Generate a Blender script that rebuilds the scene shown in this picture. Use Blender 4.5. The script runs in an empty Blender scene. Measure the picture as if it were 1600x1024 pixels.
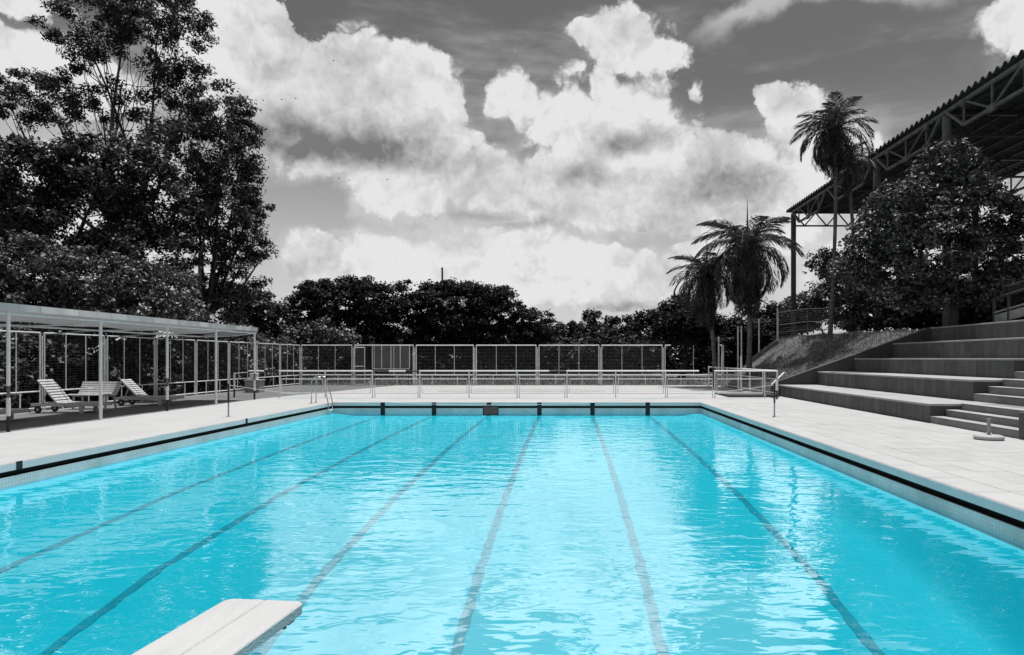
import bpy, math, random
import numpy as np
from mathutils import Vector, Matrix, Euler

R = math.radians
SC = bpy.context.scene
COL = SC.collection
random.seed(7)
RNG = np.random.default_rng(11)

# ------------------------------------------------------------------ camera
EYE = 1.68
F = 1050.0            # focal length in pixels of the 1600 px wide photograph
VX, VY = 888.0, 560.0  # vanishing point of the pool's length
cd = bpy.data.cameras.new('camera')
cam = bpy.data.objects.new('camera', cd)
COL.objects.link(cam)
cam.location = (0, 0, EYE)
cam.rotation_euler = (R(90), 0, 0)
cd.sensor_width = 36.0
cd.lens = F / 1600 * 36.0
cd.shift_x = -(VX - 800) / 1600
cd.shift_y = (VY - 512) / 1600
cd.clip_start = 0.05
cd.clip_end = 3000
SC.camera = cam

# ------------------------------------------------------------------ render settings, exposure
SC.render.engine = 'CYCLES'
SC.cycles.use_denoising = True
try:
    SC.cycles.denoiser = 'OPENIMAGEDENOISE'
except Exception:
    pass
SC.cycles.max_bounces = 6
SC.cycles.diffuse_bounces = 3
SC.cycles.glossy_bounces = 3
SC.cycles.transparent_max_bounces = 12
SC.cycles.caustics_reflective = False
SC.cycles.caustics_refractive = False
SC.view_settings.view_transform = 'Standard'
SC.view_settings.look = 'None'
SC.view_settings.exposure = 0.12
SC.view_settings.gamma = 1.0
SC.view_settings.use_curve_mapping = False

# ------------------------------------------------------------------ sun
SUN_DIR = Vector((0.11, 0.20, 1.0)).normalized()     # towards the sun: high, a little ahead of the camera
SUN_EL = math.asin(SUN_DIR.z)
SUN_AZ = math.atan2(SUN_DIR.x, SUN_DIR.y)
sl = bpy.data.lights.new('sun', 'SUN')
sl.energy = 4.9
sl.angle = R(0.5)
sl.color = (1.0, 0.995, 0.985)
sun = bpy.data.objects.new('sun', sl)
COL.objects.link(sun)
sun.rotation_euler = SUN_DIR.to_track_quat('Z', 'Y').to_euler()
sun.location = (0, 0, 60)

# ------------------------------------------------------------------ world: grey sky with cumulus
W = bpy.data.worlds.new('World')
SC.world = W
W.use_nodes = True


def build_world():
    nt = W.node_tree
    nt.nodes.clear()
    N, L = nt.nodes, nt.links

    def sock(x, inp):
        if isinstance(x, (int, float)):
            inp.default_value = x
        elif isinstance(x, tuple):
            inp.default_value = x
        else:
            L.new(x, inp)

    def m(op, a, b=0.0, c=None, clamp=False):
        n = N.new('ShaderNodeMath'); n.operation = op; n.use_clamp = clamp
        sock(a, n.inputs[0]); sock(b, n.inputs[1])
        if c is not None:
            sock(c, n.inputs[2])
        return n.outputs[0]

    def vm(op, a, b=(0, 0, 0), c=None):
        n = N.new('ShaderNodeVectorMath'); n.operation = op
        sock(a, n.inputs[0])
        if op == 'SCALE':
            sock(b, n.inputs['Scale'])
        else:
            sock(b, n.inputs[1])
        if c is not None:
            sock(c, n.inputs[2])
        return n.outputs['Value'] if op in ('LENGTH', 'DOT_PRODUCT') else n.outputs[0]

    def noise(v, scale, detail=6, rough=0.55, col=False, lac=2.0):
        n = N.new('ShaderNodeTexNoise'); n.noise_dimensions = '3D'
        L.new(v, n.inputs['Vector'])
        n.inputs['Scale'].default_value = scale
        n.inputs['Detail'].default_value = detail
        n.inputs['Roughness'].default_value = rough
        n.inputs['Lacunarity'].default_value = lac
        return n.outputs['Color'] if col else n.outputs[0]

    def sstep(v, lo, hi, tlo=0.0, thi=1.0):
        n = N.new('ShaderNodeMapRange'); n.interpolation_type = 'SMOOTHSTEP'
        sock(v, n.inputs[0]); sock(lo, n.inputs[1]); sock(hi, n.inputs[2]); sock(tlo, n.inputs[3]); sock(thi, n.inputs[4])
        return n.outputs[0]

    def comb(x, y, z=0.0):
        n = N.new('ShaderNodeCombineXYZ')
        sock(x, n.inputs[0]); sock(y, n.inputs[1]); sock(z, n.inputs[2])
        return n.outputs[0]

    tc = N.new('ShaderNodeTexCoord')
    d = vm('NORMALIZE', tc.outputs['Generated'])
    sx = N.new('ShaderNodeSeparateXYZ'); L.new(d, sx.inputs[0])
    X, Y, Z = sx.outputs
    az = m('ARCTAN2', X, Y)
    hyp = m('SQRT', m('ADD', m('MULTIPLY', X, X), m('MULTIPLY', Y, Y)))
    el = m('ARCTAN2', Z, hyp)

    # cumulus heaps: bearing, elevation and half sizes (radians) from the photograph's own angles
    def ang(px, py):
        dx, dy = (px - VX) / F, (VY - py) / F
        a = math.atan(dx)
        return a, math.atan(dy * math.cos(a))
    heaps = [
        (430, 150, 120, 115), (560, 150, 120, 92), (660, 190, 78, 62), (395, 50, 80, 70), (500, 225, 120, 42), (620, 120, 62, 56), (700, 225, 50, 36),
        (800, 165, 52, 48), (895, 195, 66, 60), (1000, 215, 88, 88), (1000, 70, 66, 62), (950, 65, 40, 26), (1050, 85, 36, 24), (965, 145, 34, 30), (925, 250, 90, 52),
        (1120, 250, 80, 52), (1200, 165, 34, 36), (1235, 205, 52, 56), (1275, 260, 70, 60), (1330, 255, 40, 40),
        (600, 300, 58, 42), (680, 290, 76, 44), (790, 292, 90, 48), (900, 300, 110, 54), (1050, 310, 120, 58), (1180, 320, 110, 60),
        (520, 390, 62, 32), (600, 400, 80, 34), (830, 400, 90, 42), (900, 400, 66, 34), (1010, 430, 90, 36), (1080, 410, 60, 36),
        (700, 435, 150, 34), (930, 455, 130, 26),
        (1600, 35, 66, 62), (25, 85, 75, 34), (60, 20, 60, 26), (320, 70, 90, 90), (110, 130, 110, 56), (160, 330, 170, 100), (1500, 420, 200, 80),
    ]
    holes = [(795, 205, 30, 20, 0.32), (838, 243, 34, 13, 0.38), (745, 135, 20, 56, 0.5), (505, 315, 66, 30, 0.7), (1145, 170, 42, 40, 0.6), (490, 18, 34, 28, 0.8), (1070, 165, 20, 30, 0.4), (600, 345, 80, 10, 0.35), (760, 352, 60, 8, 0.3), (1010, 365, 90, 14, 0.5)]
    pv = comb(az, el)

    def billow(dv):
        """rounded puffs with dark creases between them"""
        acc = None
        for sc_, k in ((8.0, 0.46), (19.0, 0.28), (43.0, 0.16), (95.0, 0.10)):
            n_ = m('MULTIPLY', m('ABSOLUTE', m('MULTIPLY_ADD', noise(dv, sc_, 0, 0.5), 2.0, -1.0)), k * 2.2)
            acc = n_ if acc is None else m('ADD', acc, n_)
        return acc

    w1 = vm('SUBTRACT', noise(d, 5.0, 3, 0.5, True), (0.5, 0.5, 0.5))
    w2 = vm('SUBTRACT', noise(d, 17.0, 5, 0.62, True), (0.5, 0.5, 0.5))
    p = vm('MULTIPLY_ADD', w1, (0.10, 0.07, 0.0), pv)
    p = vm('MULTIPLY_ADD', w2, (0.060, 0.052, 0.0), p)
    acc = None
    for (px, py, rx, ry) in heaps:
        a, e = ang(px, py)
        gr = 1.10 if py < 260 else 1.24
        ra, re = rx / F * math.cos(a) ** 2 * gr, ry / F * math.cos(e) ** 2 * math.cos(a) * gr
        q = vm('MULTIPLY_ADD', p, (1 / ra, 1 / re, 0.0), (-a / ra, -e / re, 0.0))
        v = m('SUBTRACT', 1.0, vm('LENGTH', q))
        acc = v if acc is None else m('SMOOTH_MAX', acc, v, 0.09)
    # unseen broken cumulus all round the sky, thinned to deepen the shadows
    fb = noise(d, 2.6, 6, 0.56)
    around = m('MULTIPLY', m('SUBTRACT', fb, 0.55), 5.0)
    side = m('MAXIMUM', sstep(m('ABSOLUTE', m('ADD', az, 0.05)), 0.72, 0.95), sstep(el, 0.50, 0.66))
    around = m('ADD', m('MULTIPLY', m('SUBTRACT', side, 1.0), 4.0), around)
    acc = m('SMOOTH_MAX', acc, around, 0.15)
    for (px, py, rx, ry, k) in holes:
        a, e = ang(px, py)
        q = vm('MULTIPLY_ADD', p, (F / rx, F / ry, 0.0), (-a * F / rx, -e * F / ry, 0.0))
        acc = m('SUBTRACT', acc, m('MULTIPLY', sstep(vm('LENGTH', q), 1.35, 0.4), k))
    dw = vm('MULTIPLY_ADD', w2, (0.05, 0.05, 0.05), d)
    p0 = billow(dw)
    p1 = billow(vm('ADD', dw, (0.0, 0.0, 0.022)))
    soft = noise(d, 6.5, 5, 0.6)
    f0 = m('ADD', acc, m('MULTIPLY', m('SUBTRACT', p0, 0.40), 0.70))
    alpha = sstep(f0, -0.06, m('MULTIPLY_ADD', m('MAXIMUM', m('SUBTRACT', soft, 0.46), 0.0), 2.1, 0.11))
    lit = m('SUBTRACT', p0, p1)                       # thinner towards the top: sunlit crest
    b = m('MULTIPLY_ADD', lit, 0.30, CLOUD)
    b = m('ADD', b, m('MULTIPLY', m('SUBTRACT', soft, 0.5), 1.0))
    b = m('SUBTRACT', b, m('MULTIPLY', sstep(f0, 0.25, 0.0), 0.10))

    # grey undersides of the heaps
    shades = [(995, 222, 55, 24, 0.40), (700, 346, 62, 10, 0.40), (825, 352, 62, 11, 0.34), (560, 236, 130, 26, 0.42), (480, 195, 90, 40, 0.26), (630, 205, 70, 26, 0.16), (1130, 285, 90, 40, 0.22), (930, 275, 80, 20, 0.16), (780, 245, 60, 20, 0.14), (1040, 350, 120, 20, 0.2),
              (1080, 300, 90, 40, 0.20), (880, 330, 90, 16, 0.14), (660, 370, 110, 18, 0.14), (960, 478, 100, 10, 0.20), (1180, 290, 60, 30, 0.14)]
    ps = vm('MULTIPLY_ADD', w2, (0.11, 0.045, 0.0), pv)
    for (px, py, rx, ry, k) in shades:
        a, e = ang(px, py)
        q = vm('MULTIPLY_ADD', ps, (F / rx, F / ry, 0.0), (-a * F / rx, -e * F / ry, 0.0))
        b = m('SUBTRACT', b, m('MULTIPLY', sstep(vm('LENGTH', q), 1.5, 0.1), k))
    b = m('MINIMUM', m('MAXIMUM', b, 0.18), CLOUD_MAX)

    # thin cirrus veil
    ci = noise(vm('MULTIPLY', d, (1.2, 1.2, 5.0)), 3.2, 5, 0.62)
    cirrus = m('MULTIPLY', sstep(ci, 0.45, 0.80), 0.50)
    # curved wisp high on the right
    a0, e0 = ang(1270, 110)
    pw = vm('ADD', pv, vm('MULTIPLY', w2, (0.05, 0.05, 0.0)))
    qa = vm('MULTIPLY_ADD', pw, (F / 185, F / 100, 0.0), (-a0 * F / 185, -e0 * F / 100, 0.0))
    sq = N.new('ShaderNodeSeparateXYZ'); L.new(qa, sq.inputs[0])
    ring = m('ABSOLUTE', m('SUBTRACT', vm('LENGTH', qa), 1.0))
    wisp = m('MULTIPLY', sstep(ring, 0.20, 0.02), sstep(sq.outputs[1], 0.35, 0.85))
    cirrus = m('MAXIMUM', cirrus, m('MULTIPLY', wisp, 0.75))

    sky = N.new('ShaderNodeTexSky')
    sky.sky_type = 'NISHITA'
    sky.sun_disc = False
    sky.sun_elevation = SUN_EL
    sky.sun_rotation = SUN_AZ
    sky.air_density = 1.0
    sky.dust_density = 1.5
    bw = N.new('ShaderNodeRGBToBW'); L.new(sky.outputs[0], bw.inputs[0])
    clear = m('MULTIPLY', bw.outputs[0], SKY_GAIN)
    # whitish haze low over the horizon
    hz = sstep(el, 0.40, 0.0)
    clear = m('ADD', m('MULTIPLY', clear, m('SUBTRACT', 1.0, m('MULTIPLY', hz, 0.75))), m('MULTIPLY', hz, 5.4))
    clear = m('ADD', m('MULTIPLY', clear, m('SUBTRACT', 1.0, cirrus)), m('MULTIPLY', cirrus, 5.6))
    veil = m('MULTIPLY', sstep(m('MULTIPLY_ADD', m('SUBTRACT', soft, 0.5), 2.6, acc), -0.60, 0.15), m('MULTIPLY', sstep(el, 0.40, 0.24), 0.66))
    clear = m('ADD', m('MULTIPLY', clear, m('SUBTRACT', 1.0, veil)), m('MULTIPLY', veil, m('MULTIPLY_ADD', p0, 2.0, 5.2)))
    cl = m('MULTIPLY', b, 10.0)
    val = m('ADD', m('MULTIPLY', clear, m('SUBTRACT', 1.0, alpha)), m('MULTIPLY', cl, alpha))
    bg = N.new('ShaderNodeBackground')
    L.new(val, bg.inputs[0])
    bg.inputs[1].default_value = 0.1
    out = N.new('ShaderNodeOutputWorld')
    L.new(bg.outputs[0], out.inputs[0])


SKY_GAIN = 0.46
CLOUD, CLOUD_MAX = 0.69, 0.73
build_world()
W.cycles.sampling_method = 'NONE'


# ------------------------------------------------------------------ helpers
def P(px, py, Y):
    """the point that stands at depth Y behind a spot of the photograph"""
    return Vector(((px - VX) * Y / F, Y, EYE - (py - VY) * Y / F))


def G(px, py, z=0.0):
    """ground point seen at a spot of the photograph"""
    Y = (EYE - z) * F / (py - VY)
    return Vector(((px - VX) * Y / F, Y, z))


class MB:
    def __init__(s):
        s.v, s.f = [], []

    def add(s, vs, fs):
        o = len(s.v)
        s.v += [tuple(q) for q in vs]
        s.f += [tuple(i + o for i in f) for f in fs]
        return s

    def box(s, x0, x1, y0, y1, z0, z1):
        return s.add([(x0, y0, z0), (x1, y0, z0), (x1, y1, z0), (x0, y1, z0), (x0, y0, z1), (x1, y0, z1), (x1, y1, z1), (x0, y1, z1)],
                     [(0, 3, 2, 1), (4, 5, 6, 7), (0, 1, 5, 4), (1, 2, 6, 5), (2, 3, 7, 6), (3, 0, 4, 7)])

    def bbox(s, x0, x1, y0, y1, z0, z1, b=0.01):
        """box with chamfered upper edges"""
        vs = [(x0, y0, z0), (x1, y0, z0), (x1, y1, z0), (x0, y1, z0), (x0, y0, z1 - b), (x1, y0, z1 - b), (x1, y1, z1 - b), (x0, y1, z1 - b),
              (x0 + b, y0 + b, z1), (x1 - b, y0 + b, z1), (x1 - b, y1 - b, z1), (x0 + b, y1 - b, z1)]
        fs = [(0, 3, 2, 1), (8, 9, 10, 11)]
        for a in (0, 4):
            for i in range(4):
                j = (i + 1) % 4
                fs.append((a + i, a + j, a + 4 + j, a + 4 + i))
        return s.add(vs, fs)

    def tube(s, pts, r, n=6, r1=None, cap=True):
        pts = [Vector(q) for q in pts]
        k = len(pts)
        rs = r if isinstance(r, (list, tuple)) else [r + ((r1 if r1 is not None else r) - r) * i / max(1, k - 1) for i in range(k)]
        o = len(s.v)
        ref = None
        for i, q in enumerate(pts):
            t = (pts[min(i + 1, k - 1)] - pts[max(i - 1, 0)])
            if t.length < 1e-9:
                t = Vector((0, 0, 1))
            t.normalize()
            if ref is None:
                ref = Vector((1, 0, 0)) if abs(t.x) < 0.8 else Vector((0, 1, 0))
            u = (ref - t * ref.dot(t)).normalized()
            w = t.cross(u)
            ref = u
            for j in range(n):
                a = 2 * math.pi * (j + 0.5) / n
                s.v.append(tuple(q + (u * math.cos(a) + w * math.sin(a)) * rs[i]))
        for i in range(k - 1):
            for j in range(n):
                a, b2 = o + i * n + j, o + i * n + (j + 1) % n
                s.f.append((a, b2, b2 + n, a + n))
        if cap:
            s.f.append(tuple(o + j for j in range(n))[::-1])
            s.f.append(tuple(o + (k - 1) * n + j for j in range(n)))
        return s

    def bar(s, p0, p1, w, h, up=(0, 0, 1)):
        """rectangular bar between two points"""
        p0, p1 = Vector(p0), Vector(p1)
        t = (p1 - p0).normalized()
        u = Vector(up)
        if abs(t.dot(u)) > 0.95:
            u = Vector((0, 1, 0))
        sd = t.cross(u).normalized()
        u = sd.cross(t)
        vs = []
        for q in (p0, p1):
            for (a, b2) in ((-1, -1), (1, -1), (1, 1), (-1, 1)):
                vs.append(q + sd * (a * w / 2) + u * (b2 * h / 2))
        return s.add(vs, [(0, 1, 2, 3), (7, 6, 5, 4), (0, 4, 5, 1), (1, 5, 6, 2), (2, 6, 7, 3), (3, 7, 4, 0)])

    def lathe(s, prof, n=24, c=(0, 0, 0)):
        o = len(s.v)
        for (r, z) in prof:
            for j in range(n):
                a = 2 * math.pi * j / n
                s.v.append((c[0] + r * math.cos(a), c[1] + r * math.sin(a), c[2] + z))
        for i in range(len(prof) - 1):
            for j in range(n):
                a, b2 = o + i * n + j, o + i * n + (j + 1) % n
                s.f.append((a, b2, b2 + n, a + n))
        s.f.append(tuple(o + j for j in range(n))[::-1])
        s.f.append(tuple(o + (len(prof) - 1) * n + j for j in range(n)))
        return s

    def grid(s, fn, nu, nv):
        o = len(s.v)
        for i in range(nu + 1):
            for j in range(nv + 1):
                s.v.append(tuple(fn(i / nu, j / nv)))
        for i in range(nu):
            for j in range(nv):
                a = o + i * (nv + 1) + j
                s.f.append((a, a + nv + 1, a + nv + 2, a + 1))
        return s

    def mesh(s, name, mat, smooth=False, origin=(0, 0, 0)):
        me = bpy.data.meshes.new(name)
        ox, oy, oz = origin
        me.from_pydata([(x - ox, y - oy, z - oz) for (x, y, z) in s.v], [], s.f)
        me.materials.append(mat)
        if smooth:
            me.polygons.foreach_set('use_smooth', [True] * len(me.polygons))
        me.update()
        return me

    def build(s, name, mat, parent=None, smooth=False, origin=(0, 0, 0)):
        return link(name, s.mesh(name, mat, smooth, origin), parent)


def link(name, me, parent=None, loc=None):
    o = bpy.data.objects.new(name, me)
    COL.objects.link(o)
    if parent is not None:
        o.parent = parent
    if loc is not None:
        o.location = loc
    return o


def tag(o, label=None, cat=None, group=None, kind=None):
    if label: o['label'] = label
    if cat: o['category'] = cat
    if group: o['group'] = group
    if kind: o['kind'] = kind
    return o


def thing(name, loc, label, cat, group=None, rz=0.0):
    o = bpy.data.objects.new(name, None)
    COL.objects.link(o)
    o.location = loc
    o.rotation_euler = (0, 0, rz)
    o.empty_display_size = 0.2
    return tag(o, label, cat, group)


def copy_tree(o, parent=None):
    c = o.copy()
    COL.objects.link(c)
    if parent is not None:
        c.parent = parent
    for ch in [q for q in o.children]:
        copy_tree(ch, c)
    return c


# ------------------------------------------------------------------ materials
def mat(name, g, rough=0.7, var=0.15, scale=3.0, bump=0.0, bscale=40.0, rnd=0.0, metal=0.0, spec=0.3, stain=0.0, stretch=None):
    """grey (or coloured) surface with mottling, fine relief and, if asked, a tone of its own for each piece"""
    M = bpy.data.materials.new(name)
    M.use_nodes = True
    nt = M.node_tree
    N, L = nt.nodes, nt.links
    B = N['Principled BSDF']
    B.inputs['Roughness'].default_value = rough
    B.inputs['Metallic'].default_value = metal
    B.inputs['Specular IOR Level'].default_value = spec
    c = (g, g, g) if isinstance(g, (int, float)) else g
    tc = N.new('ShaderNodeTexCoord')
    vec = tc.outputs['Object']
    if rnd or True:
        oi = N.new('ShaderNodeObjectInfo')
        va = N.new('ShaderNodeVectorMath'); va.operation = 'ADD'
        geo = N.new('ShaderNodeNewGeometry')
        L.new(geo.outputs['Position'], va.inputs[0])
        va.inputs[1].default_value = (3.1, 1.7, 0.4)
        vec = va.outputs[0]
    if stretch:
        vs = N.new('ShaderNodeVectorMath'); vs.operation = 'MULTIPLY'
        L.new(vec, vs.inputs[0]); vs.inputs[1].default_value = stretch
        vec = vs.outputs[0]
    nz = N.new('ShaderNodeTexNoise')
    L.new(vec, nz.inputs['Vector'])
    nz.inputs['Scale'].default_value = scale
    nz.inputs['Detail'].default_value = 7
    nz.inputs['Roughness'].default_value = 0.62
    mr = N.new('ShaderNodeMapRange')
    L.new(nz.outputs[0], mr.inputs[0])
    mr.inputs[1].default_value = 0.3; mr.inputs[2].default_value = 0.7
    mr.inputs[3].default_value = 1 - var; mr.inputs[4].default_value = 1 + var
    fac = mr.outputs[0]
    if rnd:
        m2 = N.new('ShaderNodeMath'); m2.operation = 'MULTIPLY_ADD'
        L.new(oi.outputs['Random'], m2.inputs[0]); m2.inputs[1].default_value = 2 * rnd; m2.inputs[2].default_value = 1 - rnd
        m3 = N.new('ShaderNodeMath'); m3.operation = 'MULTIPLY'
        L.new(fac, m3.inputs[0]); L.new(m2.outputs[0], m3.inputs[1])
        fac = m3.outputs[0]
    if stain:
        n2 = N.new('ShaderNodeTexNoise')
        L.new(vec, n2.inputs['Vector'])
        n2.inputs['Scale'].default_value = scale * 0.35
        n2.inputs['Detail'].default_value = 9
        n2.inputs['Roughness'].default_value = 0.7
        r2 = N.new('ShaderNodeMapRange')
        L.new(n2.outputs[0], r2.inputs[0])
        r2.inputs[1].default_value = 0.52; r2.inputs[2].default_value = 0.72
        r2.inputs[3].default_value = 1.0; r2.inputs[4].default_value = 1 - stain
        m4 = N.new('ShaderNodeMath'); m4.operation = 'MULTIPLY'
        L.new(fac, m4.inputs[0]); L.new(r2.outputs[0], m4.inputs[1])
        fac = m4.outputs[0]
    vmul = N.new('ShaderNodeVectorMath'); vmul.operation = 'SCALE'
    vmul.inputs[0].default_value = c
    L.new(fac, vmul.inputs['Scale'])
    L.new(vmul.outputs[0], B.inputs['Base Color'])
    if bump:
        nb = N.new('ShaderNodeTexNoise')
        L.new(vec, nb.inputs['Vector'])
        nb.inputs['Scale'].default_value = bscale
        nb.inputs['Detail'].default_value = 5
        bp = N.new('ShaderNodeBump')
        bp.inputs['Strength'].default_value = bump
        bp.inputs['Distance'].default_value = 0.02
        L.new(nb.outputs[0], bp.inputs['Height'])
        L.new(bp.outputs[0], B.inputs['Normal'])
    return M


def leaf_mat(name, g, rough=0.5, spec=0.35, trans=0.25, var=0.45):
    M = bpy.data.materials.new(name)
    M.use_nodes = True
    nt = M.node_tree
    N, L = nt.nodes, nt.links
    B = N['Principled BSDF']
    B.inputs['Roughness'].default_value = rough
    B.inputs['Specular IOR Level'].default_value = spec
    geo = N.new('ShaderNodeNewGeometry')
    nz = N.new('ShaderNodeTexNoise')
    L.new(geo.outputs['Position'], nz.inputs['Vector'])
    nz.inputs['Scale'].default_value = 0.9
    nz.inputs['Detail'].default_value = 5
    mr = N.new('ShaderNodeMapRange')
    L.new(nz.outputs[0], mr.inputs[0])
    mr.inputs[1].default_value = 0.3; mr.inputs[2].default_value = 0.7
    mr.inputs[3].default_value = 1 - var; mr.inputs[4].default_value = 1 + var
    r2 = N.new('ShaderNodeMath'); r2.operation = 'MULTIPLY_ADD'
    pw = N.new('ShaderNodeMath'); pw.operation = 'POWER'; L.new(geo.outputs['Random Per Island'], pw.inputs[0]); pw.inputs[1].default_value = 2.6
    L.new(pw.outputs[0], r2.inputs[0]); r2.inputs[1].default_value = 2.4; r2.inputs[2].default_value = 0.22
    mm = N.new('ShaderNodeMath'); mm.operation = 'MULTIPLY'
    L.new(mr.outputs[0], mm.inputs[0]); L.new(r2.outputs[0], mm.inputs[1])
    vs = N.new('ShaderNodeVectorMath'); vs.operation = 'SCALE'
    vs.inputs[0].default_value = (g, g, g)
    L.new(mm.outputs[0], vs.inputs['Scale'])
    L.new(vs.outputs[0], B.inputs['Base Color'])
    tr = N.new('ShaderNodeBsdfTranslucent')
    L.new(vs.outputs[0], tr.inputs[0])
    mx = N.new('ShaderNodeMixShader'); mx.inputs[0].default_value = trans
    L.new(B.outputs[0], mx.inputs[1]); L.new(tr.outputs[0], mx.inputs[2])
    L.new(mx.outputs[0], N['Material Output'].inputs[0])
    return M


M = {}
M['deck'] = mat('deck_concrete', 0.38, 0.8, 0.05, 1.2, 0.25, 30, stain=0.14)
M['tile'] = mat('deck_tile', 0.38, 0.75, 0.05, 2.0, 0.25, 40, rnd=0.035, stain=0.16)
M['joint'] = mat('tile_joint', 0.24, 0.9, 0.3, 4.0)
M['coping'] = mat('coping_concrete', 0.39, 0.75, 0.06, 2.5, 0.2, 40, rnd=0.03, stain=0.10)
M['paving'] = mat('shade_toned_paving', 0.13, 0.85, 0.22, 1.6, 0.4, 50, stain=0.25)  # grey lowered so the canopy shade is partly in the colour
M['patch'] = mat('grey_round_patch', 0.33, 0.85, 0.12, 1.0, 0.3, 40)
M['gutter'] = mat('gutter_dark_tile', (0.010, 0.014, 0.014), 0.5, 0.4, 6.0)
M['ground'] = mat('ground_grass', 0.035, 0.9, 0.5, 0.7, 0.8, 14)
M['bank'] = mat('bank_soil_grass', 0.11, 0.95, 0.45, 0.8, 0.8, 20)
M['white'] = mat('white_paint', 0.70, 0.45, 0.08, 6.0, 0.0, spec=0.4, stain=0.12)
M['white_fence'] = mat('white_fence_paint', 0.74, 0.5, 0.14, 5.0, 0.0, spec=0.4, stain=0.3)
M['black'] = mat('black_paint', 0.012, 0.45, 0.2, 6.0, spec=0.4)
M['wire'] = mat('wire_grey', 0.14, 0.5, 0.2, 5.0, metal=0.0)
M['canvas'] = mat('canvas', 0.47, 0.9, 0.08, 2.0, 0.2, 60)
M['steel'] = mat('stainless_steel', 0.45, 0.22, 0.1, 6.0, metal=1.0)
M['darkmetal'] = mat('dark_weathered_steel', 0.045, 0.6, 0.4, 4.0, 0.2, 20)
M['truss'] = mat('truss_paint', 0.115, 0.6, 0.45, 3.0, 0.2, 20, stain=0.6)
M['roof'] = mat('corrugated_roof', 0.05, 0.8, 0.4, 1.4, 0.3, 20, stain=0.4)
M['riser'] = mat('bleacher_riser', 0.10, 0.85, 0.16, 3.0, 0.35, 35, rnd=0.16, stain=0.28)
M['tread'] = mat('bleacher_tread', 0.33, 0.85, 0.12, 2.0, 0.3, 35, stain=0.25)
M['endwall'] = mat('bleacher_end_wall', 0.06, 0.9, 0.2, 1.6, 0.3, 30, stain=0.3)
M['core'] = mat('bleacher_core', 0.05, 0.9, 0.2, 2.0)
M['step'] = mat('stair_concrete', 0.20, 0.9, 0.2, 2.5, 0.3, 30, stain=0.35)
M['slat'] = mat('lounger_slat', 0.46, 0.6, 0.12, 5.0, rnd=0.05, stain=0.2)
M['frame'] = mat('lounger_frame', 0.36, 0.6, 0.12, 5.0)
M['rubber'] = mat('wheel_rubber', 0.02, 0.7, 0.2, 5.0)
M['hub'] = mat('wheel_hub', 0.30, 0.5, 0.2, 5.0)
M['board'] = mat('diving_board_paint', 0.43, 0.75, 0.05, 5.0, 0.35, 90, stain=0.12, stretch=(2.2, 0.35, 1))
M['sign'] = mat('sign_maroon', (0.19, 0.085, 0.08), 0.6, 0.2, 8.0)
M['signframe'] = mat('sign_frame_black', 0.010, 0.5, 0.2, 8.0)
M['bark'] = mat('bark', 0.04, 0.9, 0.5, 2.5, 0.8, 10, stretch=(1, 1, 0.35))
M['palebark'] = mat('pale_bark', 0.07, 0.85, 0.5, 2.0, 0.6, 10, stretch=(1, 1, 0.35))
M['palmbark'] = mat('palm_bark', 0.11, 0.9, 0.35, 2.0, 0.8, 12, stretch=(0.5, 0.5, 3.0))
M['concrete'] = mat('grey_concrete', 0.30, 0.9, 0.15, 3.0, 0.3, 30, stain=0.3)
M['board_panel'] = mat('noticeboard_sheet', 0.10, 0.7, 0.2, 1.5, stain=0.3)
M['leaf_dark'] = leaf_mat('leaf_dark', 0.042)
M['leaf_mid'] = leaf_mat('leaf_mid', 0.085, 0.45, 0.4, 0.12)
M['leaf_glossy'] = leaf_mat('leaf_glossy', 0.095, 0.5, 0.35, 0.10)
M['leaf_gum'] = leaf_mat('leaf_gum', 0.055, 0.5, 0.35)
M['leaf_far'] = leaf_mat('leaf_far', 0.020, 0.6, 0.25)
M['leaf_palm'] = leaf_mat('leaf_palm', 0.075, 0.45, 0.4)
M['leaf_dead'] = leaf_mat('leaf_dead', 0.060, 0.8, 0.2)
M['grass'] = leaf_mat('grass_blade', 0.22, 0.6, 0.3, 0.3)


def canvas_material():
    Mt = M['canvas']
    nt = Mt.node_tree
    N, L = nt.nodes, nt.links
    B = N['Principled BSDF']
    src = B.inputs['Base Color'].links[0].from_socket
    tr = N.new('ShaderNodeBsdfTranslucent')
    L.new(src, tr.inputs[0])
    mx = N.new('ShaderNodeMixShader'); mx.inputs[0].default_value = 0.08
    L.new(B.outputs[0], mx.inputs[1]); L.new(tr.outputs[0], mx.inputs[2])
    L.new(mx.outputs[0], N['Material Output'].inputs[0])


canvas_material()


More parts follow.
